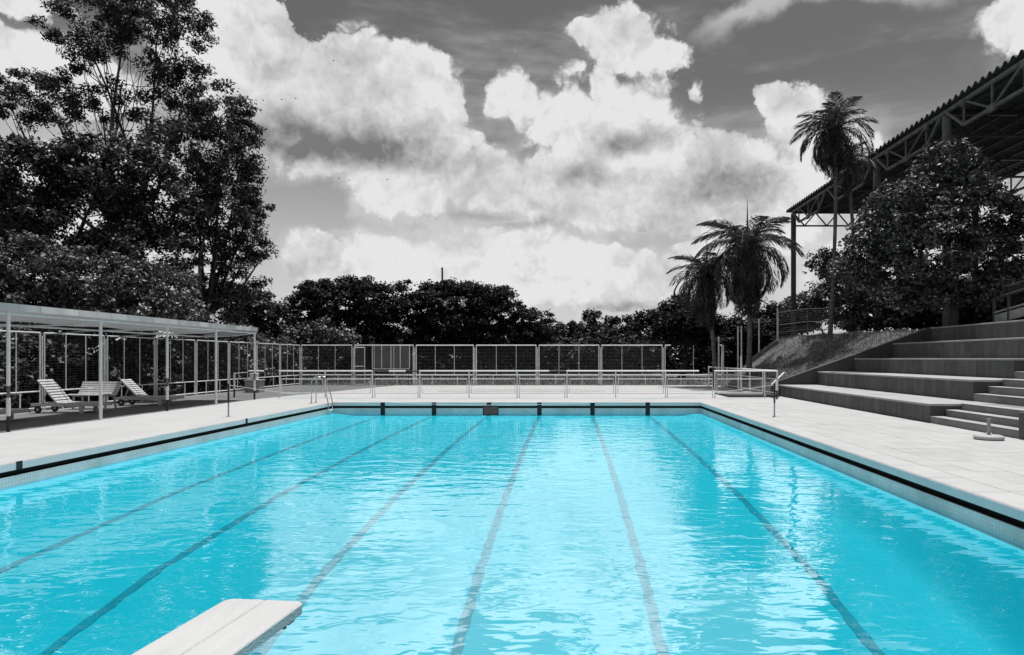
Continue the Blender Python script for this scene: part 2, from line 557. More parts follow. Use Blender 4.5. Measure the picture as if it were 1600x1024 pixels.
def tile_material(name, c1, joint, size):
    """small glazed pool tiles"""
    Mt = bpy.data.materials.new(name)
    Mt.use_nodes = True
    nt = Mt.node_tree
    N, L = nt.nodes, nt.links
    B = N['Principled BSDF']
    B.inputs['Roughness'].default_value = 0.35
    geo = N.new('ShaderNodeNewGeometry')
    sp = N.new('ShaderNodeSeparateXYZ'); L.new(geo.outputs['Position'], sp.inputs[0])
    ad = N.new('ShaderNodeMath'); ad.operation = 'ADD'
    L.new(sp.outputs[0], ad.inputs[0]); L.new(sp.outputs[1], ad.inputs[1])
    cb = N.new('ShaderNodeCombineXYZ')
    L.new(ad.outputs[0], cb.inputs[0]); L.new(sp.outputs[2], cb.inputs[1])
    br = N.new('ShaderNodeTexBrick')
    L.new(cb.outputs[0], br.inputs[0])
    br.offset = 0.0
    br.inputs['Scale'].default_value = 1.0
    br.inputs['Brick Width'].default_value = size
    br.inputs['Row Height'].default_value = size
    br.inputs['Mortar Size'].default_value = size * 0.07
    br.inputs['Color1'].default_value = (*c1, 1)
    br.inputs['Color2'].default_value = (*[q * 0.9 for q in c1], 1)
    br.inputs['Mortar'].default_value = (*joint, 1)
    nz = N.new('ShaderNodeTexNoise')
    L.new(geo.outputs['Position'], nz.inputs['Vector'])
    nz.inputs['Scale'].default_value = 1.3
    nz.inputs['Detail'].default_value = 8
    mr = N.new('ShaderNodeMapRange')
    L.new(nz.outputs[0], mr.inputs[0])
    mr.inputs[1].default_value = 0.35; mr.inputs[2].default_value = 0.7; mr.inputs[3].default_value = 1.05; mr.inputs[4].default_value = 0.75
    vs = N.new('ShaderNodeVectorMath'); vs.operation = 'SCALE'
    L.new(br.outputs[0], vs.inputs[0]); L.new(mr.outputs[0], vs.inputs['Scale'])
    L.new(vs.outputs[0], B.inputs['Base Color'])
    return Mt


M['walltile'] = tile_material('waterline_tile', (0.86, 0.76, 0.74), (0.62, 0.56, 0.55), 0.062)  # tile colour warmed to offset cyan light bouncing off the water
M['poolfloor'] = mat('pool_floor_cyan', (0.0, 0.70, 0.92), 0.6, 0.04, 0.5)
M['laneline'] = mat('lane_line_tile', (0.0, 0.40, 0.56), 0.5, 0.15, 2.0)
M['lanemark'] = mat('lane_marker_tile', (0.010, 0.013, 0.015), 0.45, 0.3, 8.0)


def water_material():
    Mt = bpy.data.materials.new('pool_water')
    Mt.use_nodes = True
    nt = Mt.node_tree
    N, L = nt.nodes, nt.links
    N.remove(N['Principled BSDF'])
    geo = N.new('ShaderNodeNewGeometry')

    def nz(scale, detail, rough, sc=(1, 1, 1), dist=0.0):
        vmu = N.new('ShaderNodeVectorMath'); vmu.operation = 'MULTIPLY'
        L.new(geo.outputs['Position'], vmu.inputs[0]); vmu.inputs[1].default_value = sc
        n = N.new('ShaderNodeTexNoise')
        L.new(vmu.outputs[0], n.inputs['Vector'])
        n.inputs['Scale'].default_value = scale
        n.inputs['Detail'].default_value = detail
        n.inputs['Roughness'].default_value = rough
        n.inputs['Distortion'].default_value = dist
        return n.outputs[0]
    a = nz(1.9, 1, 0.45, (0.75, 1.3, 1), 0.5)
    b = nz(5.6, 1, 0.4, (0.75, 1.3, 1), 0.6)
    ma = N.new('ShaderNodeMath'); ma.operation = 'MULTIPLY'; L.new(a, ma.inputs[0]); ma.inputs[1].default_value = 1.0
    mb = N.new('ShaderNodeMath'); mb.operation = 'MULTIPLY_ADD'
    L.new(b, mb.inputs[0]); mb.inputs[1].default_value = 0.30; L.new(ma.outputs[0], mb.inputs[2])
    bp = N.new('ShaderNodeBump')
    bp.inputs['Strength'].default_value = 1.0
    bp.inputs['Distance'].default_value = 0.0135
    L.new(mb.outputs[0], bp.inputs['Height'])
    fr = N.new('ShaderNodeFresnel'); fr.inputs[0].default_value = 1.5
    L.new(bp.outputs[0], fr.inputs['Normal'])
    tr = N.new('ShaderNodeBsdfTransparent'); tr.inputs[0].default_value = (0.85, 1.0, 1.0, 1)
    gl = N.new('ShaderNodeBsdfGlossy'); gl.inputs['Roughness'].default_value = 0.01
    gl.inputs[0].default_value = (0.95, 0.99, 1, 1)
    L.new(bp.outputs[0], gl.inputs['Normal'])
    mx = N.new('ShaderNodeMixShader')
    fm = N.new('ShaderNodeMath'); fm.operation = 'MULTIPLY'; L.new(fr.outputs[0], fm.inputs[0]); fm.inputs[1].default_value = 4.2
    fn = N.new('ShaderNodeMath'); fn.operation = 'MINIMUM'; L.new(fm.outputs[0], fn.inputs[0]); fn.inputs[1].default_value = 0.56
    L.new(fn.outputs[0], mx.inputs[0]); L.new(tr.outputs[0], mx.inputs[1]); L.new(gl.outputs[0], mx.inputs[2])
    L.new(mx.outputs[0], N['Material Output'].inputs[0])
    return Mt


M['water'] = water_material()

# ------------------------------------------------------------------ the setting: pool, deck, ground
PX0, PX1 = -8.96, 5.04          # pool sides
PY0, PY1 = 0.60, 25.57          # pool ends
WZ = -0.365                     # water level
CW = 0.50                       # coping width
FENCE_X, FENCE_Y = -16.6, 41.6
DX0, DX1, DY0 = -16.9, 9.40, -7.0


def floor_z(y):
    ys = [0, 3, 5, 6.5, 8.35, 12, 16, 19, 22, 24.5, 26]
    zs = [-2.0, -1.75, -1.45, -1.22, -0.96, -0.74, -0.62, -0.56, -0.52, -0.50, -0.50]
    return float(np.interp(y, ys, zs))


def ring(x0, x1, y0, y1, X0, X1, Y0, Y1, z):
    """flat ring between an outer and an inner rectangle"""
    b = MB()
    for (a0, a1, c0, c1) in ((X0, x0, Y0, Y1), (x1, X1, Y0, Y1), (x0, x1, Y0, y0), (x0, x1, y1, Y1)):
        b.add([(a0, c0, z), (a1, c0, z), (a1, c1, z), (a0, c1, z)], [(0, 1, 2, 3)])
    return b


tag(ring(DX0 + 0.2, DX1 + 6, DY0 + 0.2, FENCE_Y - 0.2, -900, 900, -300, 1500, -0.06).build('ground', M['ground']), kind='structure')

dk = ring(PX0 - CW, PX1 + CW, PY0 - CW, PY1 + CW, DX0, DX1, DY0, FENCE_Y + 0.4, 0.0)
# the right-hand strip near the camera carries laid tiles: sink its bed
dk = MB()


def slab(b, x0, x1, y0, y1, z1=0.0, z0=-0.13):
    b.box(x0, x1, y0, y1, z0, z1)


slab(dk, DX0, PX0 - CW, DY0, FENCE_Y + 0.4)
slab(dk, PX0 - CW, PX1 + CW, DY0, PY0 - CW)
slab(dk, PX0 - CW, PX1 + CW, PY1 + CW, FENCE_Y + 0.4)
slab(dk, PX1 + CW, DX1, 25.0, FENCE_Y + 0.4)
slab(dk, PX1 + CW, DX1, DY0, 25.0, -0.02)
deck = tag(dk.build('pool_deck', M['deck']), kind='structure')
bed = tag(MB().add([(PX1 + CW, DY0, -0.016), (DX1, DY0, -0.016), (DX1, 25.0, -0.016), (PX1 + CW, 25.0, -0.016)], [(0, 1, 2, 3)]).build('tile_bed', M['joint'], deck))
TW = (DX1 - PX1 - CW - 0.018) / 8
tme = MB().bbox(0.004, TW - 0.004, 0.004, 0.496, -0.016, 0.0, 0.004).mesh('tile', M['tile'])
for j in range(37):
    for i in range(8):
        link('tile', tme, deck, (PX1 + CW + 0.018 + i * TW, 6.5 + j * 0.5, random.uniform(-0.003, 0.0015)))
near = MB()
for j in range(26):
    for i in range(8):
        x, y = PX1 + CW + 0.018 + i * TW, -6.5 + j * 0.5
        near.bbox(x + 0.004, x + TW - 0.004, y + 0.004, y + 0.496, -0.016, 0, 0.004)
tag(near.build('near_tiles', M['tile'], deck), kind='stuff')

# coping slabs round the pool
cp = thing('pool_coping', (0, 0, 0), 'pale concrete coping edge running round the pool', 'coping')
cp['kind'] = 'structure'
del cp['category']
n_side = 25
ln = (PY1 - PY0 + 2 * CW) / n_side
cme = MB().bbox(0, CW, 0.0015, ln - 0.0015, -0.13, 0.004, 0.012).mesh('coping_slab', M['coping'])
for i in range(n_side):
    for x in (PX0 - CW, PX1):
        link('coping_slab', cme, cp, (x, PY0 - CW + i * ln, random.uniform(-0.001, 0.001)))
le = (PX1 - PX0) / 14
cme2 = MB().bbox(0.0015, le - 0.0015, 0, CW, -0.13, 0.004, 0.012).mesh('coping_slab', M['coping'])
for i in range(14):
    for y in (PY0 - CW, PY1):
        link('coping_slab', cme2, cp, (PX0 + i * le, y, random.uniform(-0.001, 0.001)))

M['fascia'] = mat('cyan_offset_fascia', (0.92, 0.74, 0.72), 0.7, 0.06, 2.5, stain=0.12)  # added face strip, tinted warm to cancel the cyan bounce light
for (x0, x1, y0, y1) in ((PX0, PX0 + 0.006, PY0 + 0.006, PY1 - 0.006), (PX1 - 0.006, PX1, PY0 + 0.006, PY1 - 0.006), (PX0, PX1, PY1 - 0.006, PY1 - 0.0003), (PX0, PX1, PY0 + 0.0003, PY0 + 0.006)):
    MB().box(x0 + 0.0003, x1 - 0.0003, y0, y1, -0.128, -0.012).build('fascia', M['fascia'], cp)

# gutter recess, tiled walls, floor
gz0, gz1 = -0.222, -0.131
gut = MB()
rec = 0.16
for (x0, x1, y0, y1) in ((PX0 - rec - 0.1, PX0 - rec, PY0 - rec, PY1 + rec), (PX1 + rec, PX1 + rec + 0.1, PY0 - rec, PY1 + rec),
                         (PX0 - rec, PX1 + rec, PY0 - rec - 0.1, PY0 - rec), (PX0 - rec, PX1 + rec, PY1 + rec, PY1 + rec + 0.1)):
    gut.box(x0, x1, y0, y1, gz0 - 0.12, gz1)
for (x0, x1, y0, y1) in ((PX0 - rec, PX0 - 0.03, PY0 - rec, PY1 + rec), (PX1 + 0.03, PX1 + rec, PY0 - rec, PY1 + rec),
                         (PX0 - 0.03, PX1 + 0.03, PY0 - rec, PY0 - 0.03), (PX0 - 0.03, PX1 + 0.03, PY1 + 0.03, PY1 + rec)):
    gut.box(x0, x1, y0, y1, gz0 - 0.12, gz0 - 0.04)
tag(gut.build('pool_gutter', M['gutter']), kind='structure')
wl, wl2 = MB(), MB()
t = 0.03
for (x0, x1, y0, y1) in ((PX0 - t, PX0, PY0 - t, PY1 + t), (PX1, PX1 + t, PY0 - t, PY1 + t), (PX0, PX1, PY0 - t, PY0), (PX0, PX1, PY1, PY1 + t)):
    wl.box(x0, x1, y0, y1, WZ - 0.03, gz0)
    wl2.box(x0, x1, y0, y1, -2.6, WZ - 0.031)
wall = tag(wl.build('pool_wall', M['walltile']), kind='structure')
tag(wl2.build('pool_lower_wall', M['poolfloor']), kind='structure')
def floor_pt(u, v):
    """sloping floor, coved up to the side walls"""
    x = PX0 + (PX1 - PX0) * u
    y = PY0 + (PY1 - PY0) * v
    e = min(x - PX0, PX1 - x)
    z = floor_z(y)
    rim = WZ - 0.05
    if e < 0.9:  # cove added so the floor beside the walls catches sun
        k = 0.5 + 0.5 * math.cos(math.pi * e / 0.9)
        z = z + (max(rim, z) - z) * k
    return (x, y, z)


fl = MB().grid(floor_pt, 160, 60)
pfl = tag(fl.build('pool_floor', M['poolfloor'], smooth=True), kind='structure')
LANES = [-7.06, -5.11, -3.02, -1.10, 0.92, 3.02]
for k, lx in enumerate(LANES):
    ph = random.uniform(0, 9)

    def lane(u, v, lx=lx, ph=ph):
        y = 2.0 + (PY1 - 2.6) * v
        wob = 0.004 * math.sin(y * 5.1 + ph) + 0.007 * math.sin(y * 8.7 + ph * 2.1) * math.sin(y * 0.9 + ph) + 0.006 * math.sin(y * 15.3 + ph * 3)
        w = 0.060 + 0.005 * math.sin(y * 6.3 + ph * 1.7) + 0.005 * math.sin(y * 17.0 + ph)
        return (lx + wob + (u - 0.5) * 2 * w, y, floor_z(y) + 0.006)
    MB().grid(lane, 1, 260).build('lane_line', M['laneline'], pfl)
for lx in LANES:
    b = MB().box(lx - 0.085, lx + 0.085, PY1 - 0.011, PY1 + 0.02, -0.1285, 0.001).box(lx - 0.085, lx + 0.085, PY1 - 0.006, PY1 + 0.12, -0.223, -0.129)
    b.box(lx - 0.085, lx + 0.085, PY1 - 0.006, PY1 - 0.001, -0.9, -0.224)
    b.build('lane_marker', M['lanemark'], wall)
for yy in (10.96, 18.7):
    MB().box(PX0 - 0.02, PX0 + 0.011, yy - 0.06, yy + 0.06, -0.1285, 0.001).build('depth_marker', M['lanemark'], wall)
tag(MB().add([(PX0, PY0, WZ), (PX1, PY0, WZ), (PX1, PY1, WZ), (PX0, PY1, WZ)], [(0, 1, 2, 3)]).build('water', M['water']), kind='structure')

# fence-side paving darkened to deepen canopy shade, round grey patch beyond the pool
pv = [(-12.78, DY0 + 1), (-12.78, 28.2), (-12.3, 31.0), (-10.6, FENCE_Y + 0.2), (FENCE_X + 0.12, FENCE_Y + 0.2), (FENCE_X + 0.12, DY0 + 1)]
tag(MB().add([(x, y, 0.004) for x, y in pv], [tuple(range(len(pv)))]).build('shade_toned_path', M['paving']), kind='structure')
dc = G(815, 611)
disc = MB()
disc.add([(dc.x + 4.3 * math.cos(a * math.pi / 24), dc.y + 2.2 * math.sin(a * math.pi / 24), 0.004) for a in range(48)], [tuple(range(48))])
tag(disc.build('round_patch', M['patch']), kind='structure')

# grass bank and the terrace behind the bleachers


def bank_h(x, y):
    k = 0.435 + max(0.0, min(1.0, (y - 30) / 10)) * 0.32
    x0 = 9.25 - 0.02 * (y - 30) + max(0.0, y - 41.2) * 1.3
    z = (x - x0) * k
    top = 3.05 + 0.012 * max(0, y - 36)
    z = min(z, top) if z > 0 else 0.0
    s = 0.45
    if z > top - s:
        z = top - s + (z - top + s) * 0.75 + 0.0
    return max(-0.1, z - 0.06) + (0.05 * math.sin(x * 1.9 + y * 0.7) + 0.04 * math.sin(y * 2.3 - x)) * (1 if z > 0.3 else 0.2)


bk = MB()
bk.grid(lambda u, v: (8.6 + 60 * u ** 2.2, 30.12 + 55 * v ** 1.6, bank_h(8.6 + 60 * u ** 2.2, 30.12 + 55 * v ** 1.6)), 60, 46)
bk.grid(lambda u, v: (16.75 + 50 * u ** 1.6, -10 + 40.12 * v, 2.86 + 0.05 * math.sin(u * 30) + 0.04 * math.sin(v * 25)), 20, 20)
bank = tag(bk.build('grass_bank', M['bank'], smooth=True), kind='structure')


def blades(name, n, sampler, h0, h1, m_, w=0.02):
    pts = np.array([sampler() for _ in range(n)])
    a = RNG.uniform(0, 2 * np.pi, n)
    h = RNG.uniform(h0, h1, n)
    lean = RNG.uniform(-0.6, 0.6, (n, 2)) * h[:, None]
    dx, dy = np.cos(a) * w, np.sin(a) * w
    v = np.zeros((n, 3, 3))
    v[:, 0] = pts + np.stack([-dx, -dy, -0.02 + 0 * dx], 1)
    v[:, 1] = pts + np.stack([dx, dy, -0.02 + 0 * dx], 1)
    v[:, 2] = pts + np.stack([lean[:, 0], lean[:, 1], h], 1)
    return np_mesh(name, v.reshape(-1, 3), 3, m_)


def np_mesh(name, verts, k, m_):
    n = len(verts) // k
    me = bpy.data.meshes.new(name)
    me.vertices.add(n * k)
    me.vertices.foreach_set('co', verts.astype(np.float32).ravel())
    me.loops.add(n * k)
    me.loops.foreach_set('vertex_index', np.arange(n * k, dtype=np.int32))
    me.polygons.add(n)
    me.polygons.foreach_set('loop_start', np.arange(0, n * k, k, dtype=np.int32))
    me.polygons.foreach_set('loop_total', np.full(n, k, dtype=np.int32))
    me.materials.append(m_)
    me.update(calc_edges=True)
    return me


def bank_pt():
    while True:
        x, y = random.uniform(9.1, 20), random.uniform(30.2, 44)
        if random.random() < 0.35 or y < 38:
            return (x, y, bank_h(x, y))


tag(link('grass', blades('grass', 42000, bank_pt, 0.05, 0.17, M['grass'], 0.013)), 'short rough grass covering the bank beside the bleachers', 'grass', kind='stuff')


def back_pt():
    x, y = random.uniform(-30, 14), random.uniform(FENCE_Y + 0.5, 60)
    return (x, y, -0.06)


tag(link('meadow_grass', blades('meadow_grass', 9000, back_pt, 0.08, 0.3, M['grass'], 0.03)), 'grass growing on the ground behind the far fence', 'grass', kind='stuff')

# ------------------------------------------------------------------ bleachers
RX = [9.40, 11.15, 12.80, 14.50, 16.20]
RZ = [0.0, 0.50, 1.09, 1.68, 2.35, 3.05]
RY0 = [17.45, 18.5, 19.3, 14.0, 14.0]
RY1 = 30.0
bl = thing('bleachers', (RX[0], 24, 0), 'grey concrete bleachers of five tiers clad in upright panels', 'bleachers')
O = (RX[0], 24, 0)
core = MB()
for i in range(5):
    x1 = RX[i + 1] if i < 4 else RX[4] + 0.45
    y0 = RY0[i]
    core.box(RX[i] + 0.03, x1 + 0.03, y0 + 0.002, RY1, -0.1, RZ[i + 1] - 0.06)
core.build('core', M['core'], bl, origin=O)
pme = {}
for i in range(5):
    h = RZ[i + 1] - RZ[i] - 0.06
    x1 = RX[i + 1] + 0.03 if i < 4 else RX[4] + 0.5
    y0 = RY0[i]
    npan = round((RY1 - y0) / 0.36)
    w = (RY1 - y0) / npan
    me = MB().add([(-0.0, 0.008, 0.0), (0.03, 0.0, 0.0), (0.03, w, 0.0), (0, w - 0.008, 0), (0, 0.008, h), (0.03, 0, h), (0.03, w, h), (0, w - 0.008, h)],
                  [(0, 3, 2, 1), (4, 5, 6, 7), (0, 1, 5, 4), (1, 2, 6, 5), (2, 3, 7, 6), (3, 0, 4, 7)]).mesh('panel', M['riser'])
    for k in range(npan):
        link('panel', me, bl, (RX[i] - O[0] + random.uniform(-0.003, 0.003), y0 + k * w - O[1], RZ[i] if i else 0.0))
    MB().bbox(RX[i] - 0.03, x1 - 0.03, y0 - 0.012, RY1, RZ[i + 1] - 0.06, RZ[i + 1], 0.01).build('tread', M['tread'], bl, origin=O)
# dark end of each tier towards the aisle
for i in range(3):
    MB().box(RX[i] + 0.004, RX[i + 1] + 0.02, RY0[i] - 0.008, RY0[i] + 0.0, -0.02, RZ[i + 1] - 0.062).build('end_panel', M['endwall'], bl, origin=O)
# aisle stairs
AY0 = 14.0
zz, xs = 0.0, None
st = []
for i in range(3):
    n = 3
    hh = (RZ[i + 1] - RZ[i]) / n
    for k in range(n):
        x = RX[i] + 0.40 * k
        st.append((x, RZ[i] + hh * (k + 1), RY0[i]))
for j, (x, z, ye) in enumerate(st):
    xe = st[j + 1][0] if j + 1 < len(st) else 14.5
    MB().bbox(x, xe + 0.02, AY0, ye - 0.014, z - 0.22 if z > 0.3 else -0.05, z, 0.012).build('step', M['step'], bl, origin=O)
    MB().bbox(x - 0.015, x + 0.3, AY0 + 0.004, ye - 0.02, z + 0.001, z + 0.014, 0.006).build('nosing', M['tread'], bl, origin=O)
# block on the near side of the aisle
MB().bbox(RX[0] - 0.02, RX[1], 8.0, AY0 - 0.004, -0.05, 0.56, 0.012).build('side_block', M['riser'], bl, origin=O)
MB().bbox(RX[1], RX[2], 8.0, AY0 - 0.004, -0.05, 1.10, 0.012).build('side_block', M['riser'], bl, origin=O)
# end wall that climbs beside the grass
ew = MB()
prof = [(9.10, -0.05), (9.10, 0.52), (9.45, 0.66), (16.3, 3.06), (16.75, 3.06), (16.75, -0.05)]
vs = [(x, RY1 + 0.002, z) for x, z in prof] + [(x, RY1 + 0.22, z + 0.0) for x, z in prof]
n = len(prof)
ew.add(vs, [tuple(range(n)), tuple(range(2 * n - 1, n - 1, -1))] + [(i, i + n, (i + 1) % n + n, (i + 1) % n) for i in range(n)])
ew.build('end_wall', M['endwall'], bl, origin=O)
MB().bar((9.46, RY1 + 0.11, 0.668), (16.3, RY1 + 0.11, 3.07), 0.26, 0.03).build('wall_cap', M['riser'], bl, origin=O)
# low kerb of dark soil at the foot of the bank
kb = MB().box(6.9, 9.08, 28.9, 31.6, 0.0, 0.09)
tag(kb.build('planting_bed', M['endwall']), 'low dark raised bed beside the end of the bleachers', 'kerb')


# ------------------------------------------------------------------ fences
def fence_panel(par, p0, p1, z0, z1, origin, gap=0.09, wires=True, bars=2, broken=False, r=0.021):
    p0, p1 = Vector(p0), Vector(p1)
    t = (p1 - p0).normalized()
    a, b = p0 + t * gap, p1 - t * gap
    up = Vector((0, 0, 1))
    fr = MB()
    fr.tube([a + up * 0.0, a + up * z1], r, 6).tube([b + up * 0.0, b + up * z1], r, 6)
    if not broken:
        fr.tube([a + up * z1, b + up * z1], r, 6)
    else:
        fr.tube([a + up * z1, a + t * 0.35 + up * z1], r, 6)
        fr.tube([b + up * z1, b - t * 0.12 + up * z1], r, 6)
    fr.tube([a + up * z0, b + up * z0], r, 6)
    fr.build('panel_frame', M['white_fence'], par, origin=origin)
    for k in range(bars):
        q = a.lerp(b, (k + 1) / (bars + 1))
        zt = z1
        MB().tube([q + up * z0, q + up * zt], 0.015, 6).build('upright', M['white_fence'], par, origin=origin)
    for s_ in (0.28, 0.72):
        q = a.lerp(b, s_)
        MB().tube([q + up * 0.0, q + up * (z0 - 0.027)], 0.020, 6).build('leg', M['white_fence'], par, origin=origin)
    if wires:
        w = MB()
        nw = int((z1 - z0) / 0.085)
        for k in range(1, nw):
            z = z0 + (z1 - z0) * k / nw
            w.tube([a + up * z, b + up * z], 0.0018, 3, cap=False)
        L = (b - a).length
        for k in range(1, int(L / 0.25)):
            q = a.lerp(b, k / int(L / 0.25))
            w.tube([q + up * z0, q + up * z1], 0.0015, 3, cap=False)
        w.build('wire_mesh', M['wire'], par, origin=origin)


FZ0, FZ1 = 0.64, 2.48
o = (FENCE_X, 30, 0)
lf = thing('fence', o, 'long white mesh fence behind the shade canopy on the left', 'fence')
ys = [FENCE_Y - 2.914 * k for k in range(9)][::-1]
for k in range(8):
    fence_panel(lf, (FENCE_X, ys[k], 0), (FENCE_X, ys[k + 1], 0), FZ0, FZ1, o)
    MB().tube([(FENCE_X, ys[k], 0), (FENCE_X, ys[k], FZ1 - 0.1)], 0.018, 6).build('post', M['white_fence'], lf, origin=o)
MB().tube([(FENCE_X, ys[0], 0.12), (FENCE_X, ys[-1], 0.12)], 0.022, 6).build('bottom_rail', M['white_fence'], lf, origin=o)

o = (-4, FENCE_Y, 0)
ff = thing('fence', o, 'white mesh fence in wide panels across the far end of the deck', 'fence')
fx = [(q - VX) * FENCE_Y / F for q in (469, 552, 648, 742, 840, 938, 1037, 1130)]
for k in range(7):
    last = k == 6
    fence_panel(ff, (fx[k], FENCE_Y, 0), (fx[k + 1], FENCE_Y, 0), FZ0, FZ1, o, wires=not last, bars=1 if last else 2, broken=last, r=0.030)
    MB().tube([(fx[k], FENCE_Y, 0), (fx[k], FENCE_Y, FZ1 - 0.15)], 0.026, 8).build('post', M['white_fence'], ff, origin=o)
MB().tube([(fx[7], FENCE_Y, 0), (fx[7], FENCE_Y, FZ1 + 0.02)], 0.05, 8).build('post', M['white_fence'], ff, origin=o)

# gate leaf standing in the second panel, notice board behind the fence
gp = P(553, 602, FENCE_Y - 0.35)
gt = thing('gate', (gp.x, gp.y, 0), 'narrow white framed mesh gate beside the notice board', 'gate')
gw = 0.66
gf = MB()
for (a, b) in (((0, 0, 0.05), (0, 0, 2.36)), ((gw, 0, 0.05), (gw, 0, 2.36)), ((0, 0, 0.07), (gw, 0, 0.07)), ((0, 0, 2.34), (gw, 0, 2.34)), ((0, 0, 1.18), (gw, 0, 1.18))):
    gf.tube([a, b], 0.024, 6)
gf.build('gate_frame', M['white_fence'], gt)
gm = MB()
for k in range(1, 26):
    gm.tube([(0, 0, 0.07 + k * 0.088), (gw, 0, 0.07 + k * 0.088)], 0.004, 3, cap=False)
for k in range(1, 9):
    gm.tube([(gw * k / 9, 0, 0.07), (gw * k / 9, 0, 2.34)], 0.005, 3, cap=False)
gm.build('wire_mesh', M['wire'], gt)

nbY = FENCE_Y + 1.2
c0, c1 = P(582, 576, nbY), P(640, 541, nbY)
nb = thing('notice_board', ((c0.x + c1.x) / 2, nbY, 0), 'grey board with white battens standing behind the far fence', 'board')
O2 = ((c0.x + c1.x) / 2, nbY, 0)
MB().box(c0.x, c1.x, nbY, nbY + 0.05, c0.z, c1.z + 0.1).build('sheet', M['board_panel'], nb, origin=O2)
for k in range(5):
    x = c0.x + (c1.x - c0.x) * k / 4
    MB().box(x - 0.025, x + 0.025, nbY - 0.03, nbY - 0.002, c0.z, c1.z + 0.1).build('batten', M['white_fence'], nb, origin=O2)
MB().box(c0.x, c1.x, nbY - 0.034, nbY - 0.001, c0.z - 0.05, c0.z - 0.001).build('bottom_edge', M['white_fence'], nb, origin=O2)
for x in (c0.x + 0.1, c1.x - 0.1):
    MB().tube([(x, nbY + 0.09, -0.05), (x, nbY + 0.09, c1.z)], 0.04, 6).build('leg', M['darkmetal'], nb, origin=O2)

# ------------------------------------------------------------------ low guard rails on the far deck
GY = 28.5
RT, RP1, RP0 = 1.14, 0.80, 0.20


def gx(px):
    return (px - VX) * GY / F


def rail_panel(par, a, b, o):
    """framed mesh panel between two posts"""
    a, b = Vector(a), Vector(b)
    t = (b - a).normalized()
    a2, b2 = a + t * 0.09, b - t * 0.09
    f = MB()
    up = Vector((0, 0, 1))
    f.tube([a2 + up * RP0, a2 + up * RP1, b2 + up * RP1, b2 + up * RP0], 0.02, 6).tube([a2 + up * RP0, b2 + up * RP0], 0.02, 6)
    f.build('panel_frame', M['white'], par, origin=o)
    w = MB()
    for k in range(1, 9):
        z = RP0 + (RP1 - RP0) * k / 9
        w.tube([a2 + up * z, b2 + up * z], 0.0022, 3, cap=False)
    nv = int((b2 - a2).length / 0.07)
    for k in range(1, nv):
        q = a2.lerp(b2, k / nv)
        w.tube([q + up * RP0, q + up * RP1], 0.0018, 3, cap=False)
    w.build('wire_mesh', M['wire'], par, origin=o)


def guard_rail(posts, rail, arm, label, base=0.0):
    o = (gx(posts[0]), GY, 0)
    g = thing('guard_rail', o, label, 'railing', 'white guard rails beyond the pool')
    for q in posts:
        MB().tube([(gx(q), GY, base), (gx(q), GY, RT)], 0.024, 8).build('post', M['white'], g, origin=o)
    MB().tube([(gx(rail[0]) - 0.03, GY, RT), (gx(rail[1]), GY, RT)], 0.036, 8).build('top_rail', M['white'], g, origin=o)
    for a, b in zip(posts[:-1], posts[1:]):
        rail_panel(g, (gx(a), GY, 0), (gx(b), GY, 0), o)
    if arm:
        # striped swing arm that closes the gap to the next section
        for (x0, x1, mm, r) in arm:
            MB().tube([(gx(x0), GY, RT - 0.005), (gx(x1), GY, RT - 0.005)], r, 8).build('arm_band', M[mm], g, origin=o)
    return g


guard_rail([437, 508, 582], (437, 582), [(389, 413, 'white', 0.04), (413, 436, 'black', 0.04)], 'white guard rail nearest the pool ladder with black and white arm')
guard_rail([656, 733, 808], (656, 858), [(583, 608, 'truss', 0.022), (608, 634, 'white', 0.04), (634, 655, 'black', 0.028)], 'white guard rail behind the hanging maroon sign')
guard_rail([886, 962, 1040], (886, 1092), [(858, 885, 'black', 0.03)], 'white guard rail right of centre beyond the pool')
guard_rail([1117, 1195], (1117, 1196), None, 'short white guard rail where the railing meets the grass bank')
# infill of the gaps between the sections: panels in front of the gates
o = (gx(582), GY, 0)
pl = thing('rail_panel', o, 'low white mesh panel closing the gap left of centre', 'railing', 'low mesh panels in the rail gaps')
rail_panel(pl, (gx(582), GY + 0.05, 0), (gx(656), GY + 0.05, 0), o)
for q_ in (gx(582) + 0.09, gx(656) - 0.09):
    MB().tube([(q_, GY + 0.05, 0), (q_, GY + 0.05, RP0)], 0.02, 6).build('leg', M['white'], pl, origin=o)
o = (gx(808), GY, 0)
pl = thing('rail_panel', o, 'low white mesh panel closing the gap at the middle', 'railing', 'low mesh panels in the rail gaps')
rail_panel(pl, (gx(808), GY + 0.05, 0), (gx(886), GY + 0.05, 0), o)
for q_ in (gx(808) + 0.09, gx(886) - 0.09):
    MB().tube([(q_, GY + 0.05, 0), (q_, GY + 0.05, RP0)], 0.02, 6).build('leg', M['white'], pl, origin=o)
o = (gx(1040), GY, 0)
pl = thing('rail_panel', o, 'low white mesh panel closing the gap on the right', 'railing', 'low mesh panels in the rail gaps')
rail_panel(pl, (gx(1040), GY + 0.05, 0), (gx(1117), GY + 0.05, 0), o)
for q_ in (gx(1040) + 0.09, gx(1117) - 0.09):
    MB().tube([(q_, GY + 0.05, 0), (q_, GY + 0.05, RP0)], 0.02, 6).build('leg', M['white'], pl, origin=o)

